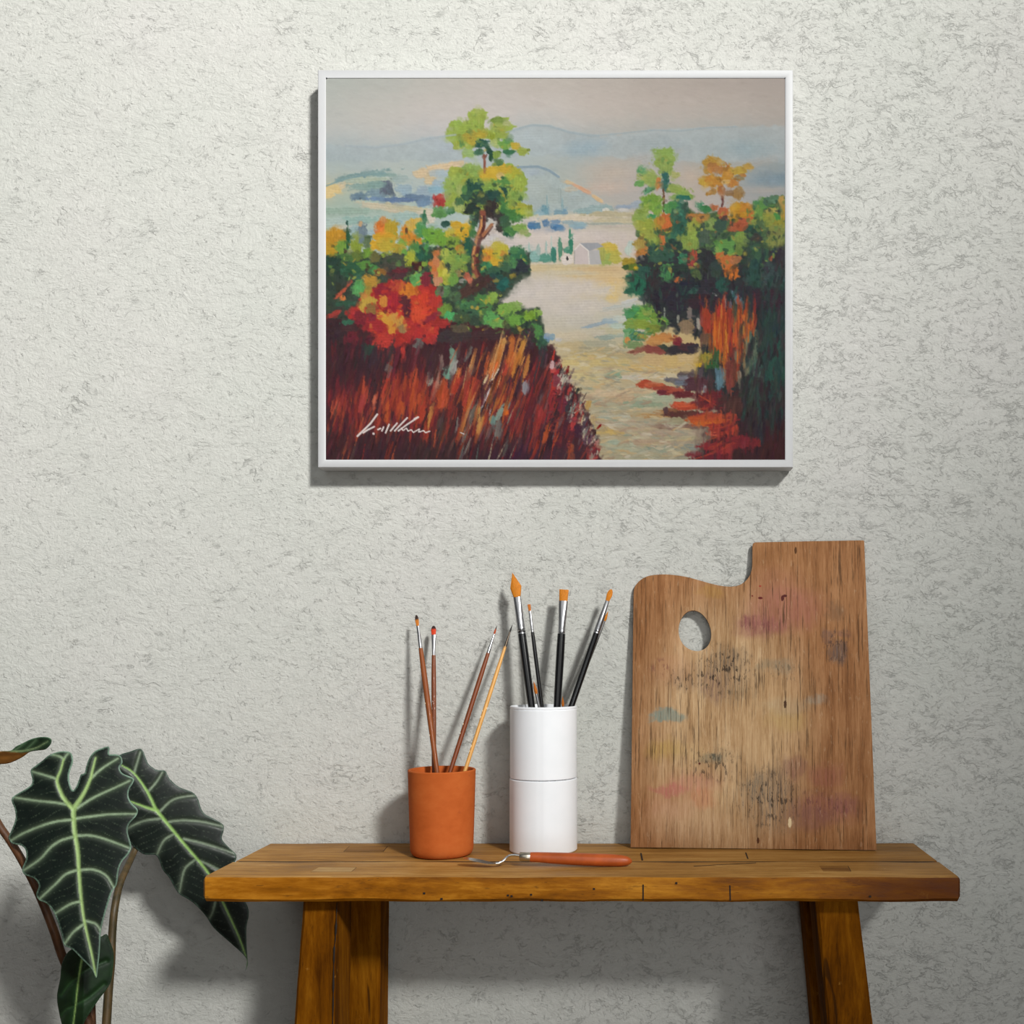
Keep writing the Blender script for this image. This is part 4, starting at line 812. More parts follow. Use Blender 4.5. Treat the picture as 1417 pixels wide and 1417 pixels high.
def brush(name, label, tip, rim, Zt, dz, cup, spec, handle, ferrule, hairm, shape='round', chips=None, letters=0, roll=0.0):
    """tip / rim: pixels of the bristle tip and of the point where the brush passes the rim; the rest is inside the cup."""
    T = W3(*tip, Zt); zb = cup[1]; Zb = ZW + cup[0].y + dz
    py = VY + (CAMZ - zb) * F / Zb; px = tip[0] + (rim[0] - tip[0]) * (py - tip[1]) / (rim[1] - tip[1])
    Bt = W3(px, py, Zb)
    dx = Bt.x - cup[0].x; lim = cup[2] - .003
    u = (T - Bt).normalized(); L = (T - Bt).length
    # the point of the axis at rim height
    Rm = Bt + u * ((cup[3] - Bt.z) / u.z); Zr = Rm.y + ZW
    o = thing(name, label, 'brush', Bt, None, 'brushes in the terracotta cup' if cup is cupb else 'brushes in the white holder')
    o.rotation_mode = 'QUATERNION'
    # local z along the brush, local -y facing the camera
    zax = u; yax = Vector((0, 1, 0)); yax = (yax - zax * yax.dot(zax)).normalized(); xax = yax.cross(zax)
    Mx = Matrix((xax, yax, zax)).transposed()
    if roll: Mx = Mx @ Matrix.Rotation(roll, 3, 'Z')
    o.rotation_quaternion = Mx.to_quaternion()
    k = ((Zt + Zr) / 2) / F
    pxl = (T - Rm).length / math.hypot(tip[0] - rim[0], tip[1] - (VY + (CAMZ - Rm.z) * F / Zr))
    lb, lf, wb, wf0, wf1, wh0, wh1, whr = spec     # bristle len, ferrule len (px); widths (px): bristle, ferrule top, ferrule bottom, handle top, handle max, handle at rim
    lb, lf = lb * pxl, lf * pxl; wb, wf0, wf1, wh0, wh1, whr = [x * k / 2 for x in (wb, wf0, wf1, wh0, wh1, whr)]
    zf1 = L - lb; zf0 = zf1 - lf
    flat = shape in ('flat', 'wedge', 'filbert')
    fy = .45 if flat else 1.0
    # handle
    bm = bmesh.new(); zr = (Rm - Bt).length
    wend = max(.0012, whr * .72)
    prof = [(0, .0), (wend * .6, .0006), (wend, .003)]
    N = 26
    for i in range(1, N + 1):
        z = .003 + (zf0 + .004 - .003) * i / N
        if z < zr: t = z / zr; r = wend + (whr - wend) * t
        else:
            t = (z - zr) / max(1e-6, zf0 - zr)
            r = whr + (wh1 - whr) * math.sin(min(1, t / .8) * math.pi / 2) if t < .8 else wh1 + (wh0 - wh1) * (t - .8) / .2
        prof.append((r, z))
    prof += [(0, zf0 + .005)]
    lathe(bm, prof, 20)
    hd = bm_obj('handle', bm, handle, o, 60)
    if chips:
        for (t, side, ln) in chips:
            z = zr + (zf0 - zr) * t; bm = bmesh.new()
            bmesh.ops.create_uvsphere(bm, u_segments=10, v_segments=6, radius=1)
            rr = whr + (wh1 - whr) * min(1, t)
            for v in bm.verts: v.co = Vector((side * rr * .80 + v.co.x * .0008, -rr * .62 + v.co.y * .0005, z + v.co.z * ln))
            bm_obj('bare_chip', bm, m_chip, hd, 180)
    if letters:
        bm = bmesh.new(); z = zr + (zf0 - zr) * .63; glyphs = '4 RAIONX MIN'
        rr = whr * 1.02
        for gi, g in enumerate(glyphs):
            if g != ' ':
                s = .0040
                # each letter from a few strokes, reading up along the handle
                st = {'4': [((0, .2), (1, .2)), ((.7, 0), (.7, 1)), ((.7, 1), (0, .2))], 'R': [((0, 0), (0, 1)), ((0, 1), (.8, .8)), ((.8, .8), (0, .5)), ((.2, .5), (.9, 0))], 'A': [((0, 0), (.5, 1)), ((.5, 1), (1, 0)), ((.2, .4), (.8, .4))],
                      'I': [((.5, 0), (.5, 1))], 'O': [((0, 0), (1, 0)), ((1, 0), (1, 1)), ((1, 1), (0, 1)), ((0, 1), (0, 0))], 'L': [((0, 1), (0, 0)), ((0, 0), (.9, 0))], 'X': [((0, 0), (1, 1)), ((0, 1), (1, 0))],
                      '2': [((0, 1), (1, .9)), ((1, .9), (0, 0)), ((0, 0), (1, 0))], 'M': [((0, 0), (.1, 1)), ((.1, 1), (.5, .4)), ((.5, .4), (.9, 1)), ((.9, 1), (1, 0))], 'N': [((0, 0), (0, 1)), ((0, 1), (1, 0)), ((1, 0), (1, 1))]}[g]
                for (a, b) in st:
                    def pos(p):
                        xx = (p[1] - .5) * s * -1; zz = z + p[0] * s * .62
                        ang = xx / rr
                        return Vector((rr * math.sin(-ang) * -1, -rr * math.cos(ang) - .00005, -0)) + Vector((0, 0, zz))
                    tube(bm, [pos(a), (pos(a) + pos(b)) / 2, pos(b)], .00026, 6)
            z -= .0034
        bm_obj('lettering', bm, m_letter, hd)
    # ferrule with two crimped rings
    bm = bmesh.new(); q = (zf1 - zf0)
    fp = [(wf1 * .96, zf0)]
    def add(t, g): fp.append((g, zf0 + q * t))
    for t, g in ((.0, 1.03), (.03, 1.0), (.05, .93), (.075, 1.06), (.10, .92), (.13, 1.05), (.16, .96), (.2, 1.0)): add(t, wf1 * g)
    prof = [(r, r, z) for r, z in fp]
    for i in range(1, 13):
        t = .2 + .8 * i / 12; s = (t - .2) / .8; e = s * s * (3 - 2 * s)
        rx = wf1 + (wf0 - wf1) * (e if flat else s); ry = wf1 + (wf0 * fy - wf1) * e if flat else rx
        prof.append((rx, ry, zf0 + q * t))
    prof.append((prof[-1][0] * .8, prof[-1][1] * .8, zf1)); prof.append((0, 0, zf1))
    lathe(bm, prof, 24)
    bm_obj('ferrule', bm, ferrule, o, 50)
    # bristles
    bm = bmesh.new(); prof = []; n = 14
    for i in range(n + 1):
        t = i / n; z = zf1 - .0012 + (lb + .0012) * t
        if shape == 'flat': r = wf0 * .92 + (wb - wf0 * .92) * t; ry = wf0 * fy * (1 - .65 * t)
        elif shape == 'wedge': r = wf0 * .92 + (wb - wf0 * .92) * math.sin(min(1, t / .55) * math.pi / 2); r *= 1; ry = wf0 * .55 * (1 - .7 * t)
        elif shape == 'filbert': r = (wf0 * .95 + (wb - wf0 * .95) * min(1, t / .5)) * math.sqrt(max(0, 1 - (max(0, t - .45) / .56) ** 2)); ry = wf0 * .5 * (1 - .7 * t)
        else:
            r = (wf0 * .93 + (wb - wf0 * .93) * math.sin(min(1, t / .4) * math.pi / 2)) * (1 - max(0, (t - .3) / .72)) ** .75 if wb > 0 else 0; ry = r
        prof.append((max(r, 1e-5), max(ry, 1e-5), z))
    prof.append((0, 0, prof[-1][2] + .0001)); prof = [(0, 0, zf1 - .0012)] + prof
    rings = lathe(bm, prof, 24)
    if shape == 'wedge':
        for v in bm.verts:
            t = (v.co.z - zf1) / lb
            if t > .35:   # slanted end: the long point stands left of the middle
                x = v.co.x / wb
                v.co.z -= max(0, (x + .25)) * lb * .48 * ((t - .35) / .65) + max(0, -.25 - x) * lb * .9 * ((t - .35) / .65)
    if shape == 'flat':
        rnd = random.Random(3)
        for v in bm.verts:
            if v.co.z > L - .0015: v.co.z += (rnd.random() - .6) * .0012
    bm_obj('bristles', bm, hairm, o, 60)
    return o
cupb = (cup_c, BENCH + .0078, RB - .004, BENCH + H, RT - .0044); holb = (hol_c, BENCH + .0075, R - .004, BENCH + HT, R - .004)
brush('paintbrush', 'light brown brush with dark tipped orange hair, leftmost in the terracotta cup', (576, 851), (604, 1063), 1.583, -0.03, cupb, (15, 37, 5.4, 4, 5.2, 6, 7.8, 6.6), m_brown, m_ferr, m_a, 'filbert', chips=[(.55, -1, .0012), (.28, -1, .0010)])
brush('paintbrush', 'brown lettered brush with a rounded red head, upright in the terracotta cup', (600, 866), (600.5, 1063), 1.59, -0.016, cupb, (12, 34, 7.2, 6.2, 4.6, 5.6, 6.6, 6), m_brown2, m_ferr, m_b, 'filbert', letters=4)
brush('paintbrush', 'dark brown brush with a thin pointed rust tip leaning right in the terracotta cup', (687.5, 866), (624.5, 1063), 1.583, -0.026, cupb, (12, 33, 3, 2.2, 5, 5.4, 6.6, 6), m_red, m_ferr, m_c, 'round', chips=[(.38, -1, .0012), (.30, -1, .0008)])
brush('paintbrush', 'pale natural wood brush with a fine black tip leaning over the cup rim', (709, 864), (645, 1062), 1.578, -0.034, cupb, (11, 26, 2.4, 1.9, 4, 4.2, 5.6, 5.2), m_nat, m_brass, m_d, 'round', chips=[(.5, 1, .0018), (.42, -1, .0016), (.47, -1, .001), (.18, -1, .0018), (.14, -1, .001)])
brush('paintbrush', 'thick black brush with a big slanted golden head, tallest in the white holder', (711, 792), (735.5, 978), 1.578, -0.03, holb, (34, 53, 16, 10.5, 11, 11, 11.2, 10), m_black, m_ferr, m_syn, 'wedge')
brush('paintbrush', 'slim black brush with a small orange square head just right of the slanted golden head', (732, 836.5), (750, 978), 1.582, -0.01, holb, (9, 34, 4.4, 3.8, 4.2, 5, 5.6, 5.4), m_black, m_ferr, m_syn_d, 'flat')
brush('paintbrush', 'black brush with a wide flat golden head standing upright in the white holder', (780.5, 816), (771, 978), 1.578, -0.034, holb, (16, 50, 13.2, 12.4, 10, 11, 11.4, 10), m_black, m_ferr, m_syn, 'flat')
brush('paintbrush', 'black brush with a rounded golden head leaning furthest right in the white holder', (846, 815.5), (790.5, 978), 1.576, -0.020, holb, (16, 49, 8, 5.6, 9, 8.6, 9, 8.4), m_black, m_ferr, m_syn, 'filbert')
brush('paintbrush', 'short brush with its pointed orange tip peeping between the two left black handles', (738.5, 943), (746, 978), 1.556, 0.004, holb, (17, 30, 5, 3.6, 4, 4, 4, 4), m_black, m_ferr, m_syn_d, 'round')
brush('paintbrush', 'thin brush half hidden behind the rightmost leaning black brush', (841.5, 846), (790, 978), 1.590, 0.006, holb, (14, 30, 4.4, 3.4, 4, 4, 4.4, 4), m_black, m_ferr, m_syn, 'round')
brush('paintbrush', 'short brush whose orange tip just clears the rim behind the flat brush', (778.5, 964), (778.9, 978), 1.57, 0.016, holb, (13, 26, 4, 3, 3.4, 3.6, 3.8, 3.6), m_black, m_ferr, m_syn_d, 'round')

# ---------------------------------------------------------------- palette knife
m_kh = plain('orange_wood_handle', 'ad4f1c', .45, var=.22, scale=45, bump=.06)
m_steel = plain('polished_steel', 'd8d8d6', .18, metal=1, var=.03, bump=.02)
m_collar = plain('nickel_collar', 'b9b2a2', .35, metal=1, var=.05, bump=.03)
kn_p = W3(790, 1203, 1.425); kn_p.z = BENCH
knife = thing('palette_knife', 'palette knife with orange wooden handle lying along the bench front', 'palette knife', kn_p)
def K(px, py, Z): return W3(px, py, Z) - kn_p
Zk = 1.432
# handle: bulged stick from collar to rounded end
pts = [K(734, 1190.6, Zk), K(742, 1190.8, Zk), K(760, 1191.8, Zk), K(790, 1193.2, Zk), K(820, 1194.4, Zk), K(845, 1195.2, Zk), K(860, 1195.8, Zk), K(868, 1196.2, Zk), K(872.5, 1196.6, Zk), K(874.6, 1196.8, Zk)]
rad = [6.6, 6.9, 7.6, 8.4, 8.6, 8.5, 7.8, 6.2, 3.8, 1.0]
s = Zk / F
bm = bmesh.new(); tube(bm, pts, [r * s for r in rad], 24)
hd = bm_obj('handle', bm, m_kh, knife, 60)
low = min((v.co.z for v in hd.data.vertices))
bm = bmesh.new(); tube(bm, [K(719, 1190, Zk), K(719.6, 1190, Zk), K(727, 1190.3, Zk), K(734.6, 1190.6, Zk), K(735.2, 1190.6, Zk)], [5.2 * s, 6.0 * s, 6.4 * s, 6.5 * s, 6.0 * s], 24)
bm_obj('collar', bm, m_collar, knife, 50)
neck = catmull([K(721, 1189.2, Zk), K(712, 1188.2, Zk), K(706, 1188.6, Zk), K(701, 1191.5, Zk), K(696, 1196.2, Zk - .001), K(691, 1199.0, Zk - .003), K(686, 1199.6, Zk - .004)], 6)
bm = bmesh.new(); tube(bm, neck, [(2.0 + .25 * max(0, i - 26) * .1) * s for i in range(len(neck))], 12, .7)
bm_obj('neck', bm, m_steel, knife, 60)
def blade():
    ax = catmull([K(692, 1199.3, Zk - .004), K(680, 1199.2, Zk - .004), K(668, 1197.0, Zk - .003), K(655, 1194.2, Zk - .002), K(641, 1191.4, Zk - .001)], 8)
    n = len(ax); bm = bmesh.new(); rows = []
    for i, p in enumerate(ax):
        t = i / (n - 1); wd = .0085 * (math.sin(math.pi * min(1, t / .55) / 2) if t < .55 else math.sqrt(max(0, 1 - ((t - .55) / .46) ** 2))) + .0008
        row = []
        for sy in (-1, -.5, 0, .5, 1):
            row.append(p + Vector((0, sy * wd, .0016 * (1 - abs(sy)) * 0)))
        rows.append(row)
    for side in (0, 1):
        V = [[bm.verts.new(q + Vector((0, 0, -.0006 * side * (1 - abs(j - 2) * .45)))) for j, q in enumerate(r)] for r in rows]
        for A, B in zip(V, V[1:]):
            for j in range(4): bm.faces.new((A[j], A[j + 1], B[j + 1], B[j]))
        if side == 0: V0 = V
    for A, B in ((V0, V),):
        m = len(A)
        for j in (0, 4):
            for i in range(m - 1): bm.faces.new((A[i][j], A[i + 1][j], B[i + 1][j], B[i][j]))
        for i in (0, m - 1):
            for j in range(4): bm.faces.new((A[i][j], A[i][j + 1], B[i][j + 1], B[i][j]))
    o = bm_obj('blade', bm, m_steel, knife, 60)
    return o
bl = blade()
# rest it on the bench: lowest point of the tool touches the top
lo = min(v.co.z for ob in (hd, bl) for v in ob.data.vertices)
knife.location.z = BENCH - lo + .0006

# ---------------------------------------------------------------- artist's palette
def palette_mat():
    n = NM('stained_palette_wood')
    v0 = n.coord('Object'); v = n.coord('Object', scale=(14, 14, 1.0))
    a = n.noise(v, 5, 6, .7, .4); b = n.noise(v, 26, 6, .75); c = n.noise(v0, 7, 5, .65)
    f = n.math('ADD', n.math('MULTIPLY', a, .5), n.math('ADD', n.math('MULTIPLY', b, .42), n.math('MULTIPLY', c, .24)))
    col = n.ramp(f, [(.41, '7b5836'), (.53, 'ae8a62'), (.64, 'caa981'), (.77, 'dfc3a0')])
    X = n.xyz(v0)
    # browner wood towards the sides and the top, paler rubbed middle
    ctr = n.dist(n.vadd(v0, (1.35, 0, .8), 'MULTIPLY'), tuple(PAL_UV(1005, 1010)[i] * (1.35, 1, .8)[i] for i in range(3)))
    edge = n.maprange(n.math('ADD', ctr, n.math('MULTIPLY', c, .06)), .10, .24)
    col = n.mix(n.math('MULTIPLY', edge, .72), col, n.mix(1, col, 'b07838', 'MULTIPLY'))
    streak = n.maprange(b, .42, .62)
    warp = n.vadd(v0, n.vadd(n.vadd(n.noise(v0, 26, 6, .7, col=True), (.5, .5, .5), 'SUBTRACT'), (.045, 0, .045), 'MULTIPLY'))
    def stain(col, px, py, rx, ry, hexc_, amt, soft=.6, grain=.5):
        p = PAL_UV(px, py); s = PAL_S
        q = n.vadd(n.vadd(warp, tuple(p), 'SUBTRACT'), (1 / (rx * s), 0, 1 / (ry * s)), 'MULTIPLY')
        d = n.dist(q, (0, 0, 0))
        mk = n.maprange(d, 1 + soft * .5, 1 - soft, 0, amt)
        mk = n.math('MULTIPLY', mk, n.math('ADD', n.math('MULTIPLY', streak, grain), 1 - grain))
        return n.mix(mk, col, hexc_)
    for s_ in [(985, 820, 18, 10, 'a07828', .5), (1085, 845, 60, 36, 'a0605a', .6), (1050, 868, 38, 20, '8a4a52', .65), (1075, 810, 46, 30, 'b07a60', .4), (1035, 862, 12, 10, '7a4048', .5),
               (1000, 935, 46, 40, '5a4a40', .75, .7, .85), (1010, 912, 28, 18, '4a4038', .6, .7, .8), (985, 950, 20, 24, '6c4644', .5, .6, .8), (945, 945, 20, 16, '4f4a44', .5, .6, .85), (1025, 965, 22, 14, '4f4a3c', .6, .7, .9),
               (922, 992, 26, 10, '6f8a84', .8, .35, .3), (1162, 905, 15, 17, '504848', .8, .5, .5), (1146, 884, 9, 10, '5a4a4c', .6), (1158, 850, 12, 14, '4f4438', .55), (1165, 878, 12, 6, '6a4a4a', .5),
               (1080, 925, 20, 12, '6f7468', .5), (1055, 922, 12, 8, '6a7060', .45), (1130, 970, 16, 8, '8a9088', .5), (1090, 980, 40, 14, '9aa08c', .25), (1085, 1000, 30, 16, 'a89040', .4),
               (920, 1040, 30, 18, 'b09030', .45), (960, 1040, 24, 16, 'c0a070', .4), (985, 1050, 24, 10, '5f6a5c', .6), (992, 1048, 9, 7, '3a5a58', .6), (990, 1070, 36, 24, '8a6040', .4, .7, .8),
               (925, 1093, 26, 9, 'b0505a', .65), (960, 1085, 36, 20, 'c07a6a', .55), (970, 1108, 20, 14, 'c06a4a', .5), (925, 1120, 36, 20, 'c08a70', .4),
               (1065, 1110, 44, 44, '5a5048', .75, .7, .8), (1050, 1090, 24, 24, '4f5450', .5, .6, .85), (1080, 1080, 20, 30, '4a3c38', .55, .6, .8), (1100, 1065, 18, 16, '7a4a48', .6), (1145, 1075, 26, 20, '8a4a48', .5),
               (1140, 1120, 50, 24, '8a5450', .55), (1170, 1115, 20, 16, '7a464a', .5), (1120, 1135, 36, 18, '6c4644', .5), (1020, 1060, 30, 24, '8a7050', .3, .7, .9), (1010, 1130, 34, 26, '8a6440', .35, .7, .8),
               (930, 930, 34, 26, 'a06a50', .3), (1080, 1000, 60, 70, 'b89468', .3), (950, 1140, 60, 30, 'c8a888', .35)]:
        col = stain(col, *s_)
    # crisp scraped specks inside the busiest stains
    sp = n.maprange(n.noise(n.coord('Object', scale=(1, 1, .38)), 210, 4, .65), .54, .60)
    for px, py, rx, ry, c_, am in [(1000, 930, 60, 46, '2c241e', .85), (1065, 1105, 56, 56, '2f2824', .8), (985, 1058, 50, 34, '332a24', .7), (1160, 895, 26, 34, '3a3030', .6), (940, 945, 26, 18, '332a24', .7), (1085, 930, 34, 20, '4a4438', .5),
                                   (915, 925, 26, 16, '6a3a38', .5), (1140, 1115, 50, 24, '5a2c38', .5), (1050, 865, 40, 22, '6e343c', .45)]:
        p = PAL_UV(px, py); q = n.vadd(n.vadd(warp, tuple(p), 'SUBTRACT'), (1 / (rx * PAL_S), 0, 1 / (ry * PAL_S)), 'MULTIPLY')
        col = n.mix(n.math('MULTIPLY', sp, n.maprange(n.dist(q, (0, 0, 0)), 1.1, .3, 0, am)), col, c_)
    pale = n.maprange(n.noise(n.coord('Object', scale=(1, 1, .3)), 150, 4, .7), .58, .66)
    col = n.mix(n.math('MULTIPLY', pale, .14), col, 'e2c7a2')
    # drops of dried paint and nail marks
    for px, py, rx, ry, c_ in [(1052, 829, 3.4, 1.8, '5a0c14'), (1083, 829, 2.4, 4.2, '4a1418'), (1086, 826, 3, 2, '4a1418'), (1052, 812.5, 1.8, 1, 'a02828'), (1086.5, 976, 2.2, 5.5, '3a1c0c'), (1049, 1164.5, 1.8, 4.4, '4a2410'), (1101, 763, 1.8, 5, '4a2c14'),
                               (1093, 1140, 2.6, 7, 'd8c098'), (968, 1058, 1.6, 1.6, '5a1c1c'), (1041, 826, 1.2, 1.2, '6a2020')]:
        p = PAL_UV(px, py); q = n.vadd(n.vadd(v0, tuple(p), 'SUBTRACT'), (1 / (rx * PAL_S), 0, 1 / (ry * PAL_S)), 'MULTIPLY')
        col = n.mix(n.maprange(n.math('ADD', n.dist(q, (0, 0, 0)), n.math('MULTIPLY', n.math('SUBTRACT', n.noise(v0, 400, 3), .5), 1.0)), 1.15, .8, 0, .92), col, c_)
    # open grain lines
    fib = n.maprange(n.noise(n.coord('Object', scale=(22, 22, .8)), 14, 4, .7), .535, .61)
    dens = n.maprange(n.noise(v0, 9, 4, .6), .34, .58)
    col = n.mix(n.math('MULTIPLY', n.math('MULTIPLY', fib, dens), .75), col, '3f2a18')
    return n.done(col, .72, n.bump(n.math('SUBTRACT', b, n.math('MULTIPLY', fib, .6)), .3, .0012), spec=.2)

# plane of the leaning board through its two bottom corners and its top right corner near the wall
pA = W3(872.5, 1173.5, 1.566); pB = W3(1213, 1177.5, 1.546); pC = W3(1196, 749, 1.592)
pA.z = BENCH + .0006 + 0 * pA.z
nrm = (pB - pA).cross(pC - pA).normalized()
if nrm.y > 0: nrm = -nrm
camp = Vector((0, -ZW, CAMZ))
def on_board(px, py):
    d = Vector(((px - VX) / F, 1, -(py - VY) / F)); t = (pA - camp).dot(nrm) / d.dot(nrm); return camp + d * t
PAL_O = on_board(1043, 1176); PAL_O.z = BENCH
pal = None
ux = (pB - pA).normalized(); uz = ux.cross(nrm); uz = uz if uz.z > 0 else -uz; uy = -nrm
PM = Matrix((ux, uy, uz)).transposed().to_4x4(); PM.translation = on_board(1043, 1176)
PMi = PM.inverted(); PAL_S = 1.565 / F
def PAL_UV(px, py): return PMi @ on_board(px, py)
def sm(pts, n=5): return catmull([Vector((x, y, 0)) for x, y in pts], n)
curve = sm([(876.6, 823), (877.5, 816), (880.5, 810), (887, 803.5), (896, 798.8), (907, 796.8), (920, 796.2), (936, 797.4), (952, 800.2), (968, 804.5), (984, 809), (1000, 812.3), (1014, 813), (1024, 810.5), (1032, 805), (1038, 796.5), (1040.6, 786), (1041, 772), (1041.2, 758)], 4)
outline = [(872.5, 1174.2)] + [(872.5 + 4.1 * t / 10, 1174.2 - 351 * t / 10) for t in range(1, 10)] + [(p.x, p.y) for p in curve] + [(1041.6, 754.5), (1043, 752.6), (1046, 751.8), (1120, 750.3), (1194.5, 749), (1196, 750.2)] + [(1196 + 17 * t / 12, 750.2 + 427 * t / 12) for t in range(1, 12)] + [(1213, 1177.4), (1212, 1178)]
hole = []
for k in range(40):
    t = 2 * math.pi * k / 40; hx, hy = 22.5 * math.cos(t), 28 * math.sin(t)
    hole.append((961.5 + hx + .06 * hy, 875.5 + hy + (1.2 * math.cos(2 * t)) + .05 * hx))
TH = .0052
def board():
    P2 = [PAL_UV(*p) for p in outline]; H2 = [PAL_UV(*p) for p in hole]
    zb = min(P2[0].z, P2[-1].z)
    pts = [Vector((p.x, p.z)) for p in P2] + [Vector((p.x, p.z)) for p in H2]
    n0, n1 = len(P2), len(H2)
    ed = [(i, (i + 1) % n0) for i in range(n0)] + [(n0 + i, n0 + (i + 1) % n1) for i in range(n1)]
    r = geometry.delaunay_2d_cdt(pts, ed, [list(range(n0)), list(range(n0, n0 + n1))], 0, 1e-7)
    vs, fs = r[0], r[2]
    hc = PAL_UV(961.5, 875.5); hc = Vector((hc.x, hc.z))
    bm = bmesh.new()
    F0 = [bm.verts.new((v.x, 0, v.y)) for v in vs]
    import itertools
    def inhole(c):
        cnt = False
        for i in range(n1):
            a, b = pts[n0 + i], pts[n0 + (i + 1) % n1]
            if (a.y > c.y) != (b.y > c.y) and c.x < (b.x - a.x) * (c.y - a.y) / (b.y - a.y) + a.x: cnt = not cnt
        return cnt
    def inout(c):
        cnt = False
        for i in range(n0):
            a, b = pts[i], pts[(i + 1) % n0]
            if (a.y > c.y) != (b.y > c.y) and c.x < (b.x - a.x) * (c.y - a.y) / (b.y - a.y) + a.x: cnt = not cnt
        return cnt
    for f in fs:
        c = sum((vs[i] for i in f), Vector((0, 0))) / len(f)
        if inhole(c) or not inout(c): continue
        bm.faces.new([F0[i] for i in f])
    for v in [v for v in bm.verts if not v.link_faces]: bm.verts.remove(v)
    bmesh.ops.recalc_face_normals(bm, faces=bm.faces)
    ext = bmesh.ops.extrude_face_region(bm, geom=list(bm.faces))
    for g in ext['geom']:
        if isinstance(g, bmesh.types.BMVert): g.co.y += TH
    rim = [e for e in bm.edges if len(e.link_faces) == 2 and abs(e.link_faces[0].normal.dot(e.link_faces[1].normal)) < .5 and abs(e.verts[0].co.y - e.verts[1].co.y) < 1e-6]
    bm.normal_update()
    rim = [e for e in bm.edges if len(e.link_faces) == 2 and e.calc_face_angle(0) > 1.2 and abs(e.verts[0].co.y - e.verts[1].co.y) < 1e-6]
    bmesh.ops.bevel(bm, geom=rim, offset=.0006, segments=2, profile=.5, affect='EDGES')
    return bm
bm = board()
pal = bm_obj('artist_palette', bm, palette_mat(), None, 35)
pal.matrix_world = PM
lowz = min((PM @ v.co).z for v in pal.data.vertices)
pal.location.z += BENCH + .0003 - lowz
tag(pal, 'worn wooden palette board with thumb hole and paint stains leaning on the wall', 'palette')
# ---------------------------------------------------------------- potted arrow-leaf plant
plant = thing('potted_plant', 'potted plant with dark arrow shaped leaves and pale veins beside the bench', 'plant', (-.735, -.235, 0))
PO = Vector(plant.location)
def zpx(p): return (p[0] / 3.397, 1000 + p[1] / 3.397)        # crop coordinates -> photograph pixels

def leaf_mat():
    n = NM('arrow_leaf')
    at_ = n.attr('leafcol').outputs['Color']; v = n.coord('Object')
    f = n.noise(v, 90, 5, .6)
    c = n.mix(n.math('MULTIPLY', n.maprange(f, .35, .7), .25), at_, n.mix(1, at_, (.55, .6, .55, 1), 'MULTIPLY'))
    return n.done(c, n.maprange(f, .3, .7, .38, .55), n.bump(n.noise(v, 160, 4), .14, .001), spec=.28)
m_leaf = leaf_mat()

def seg_dist(P, line):
    """distance of each point to a polyline and the running position on it (0..1)."""
    best = np.full(len(P), 1e9); pos = np.zeros(len(P)); L = np.array(line, float)
    ln = np.hypot(*(L[1:] - L[:-1]).T); tot = ln.sum(); acc = 0
    for a, b, l in zip(L[:-1], L[1:], ln):
        t = np.clip(((P - a) @ (b - a)) / (l * l + 1e-9), 0, 1)
        d = np.hypot(*(P - a - t[:, None] * (b - a)).T)
        m = d < best; best[m] = d[m]; pos[m] = ((acc + t * l) / tot)[m]; acc += l
    return best, pos

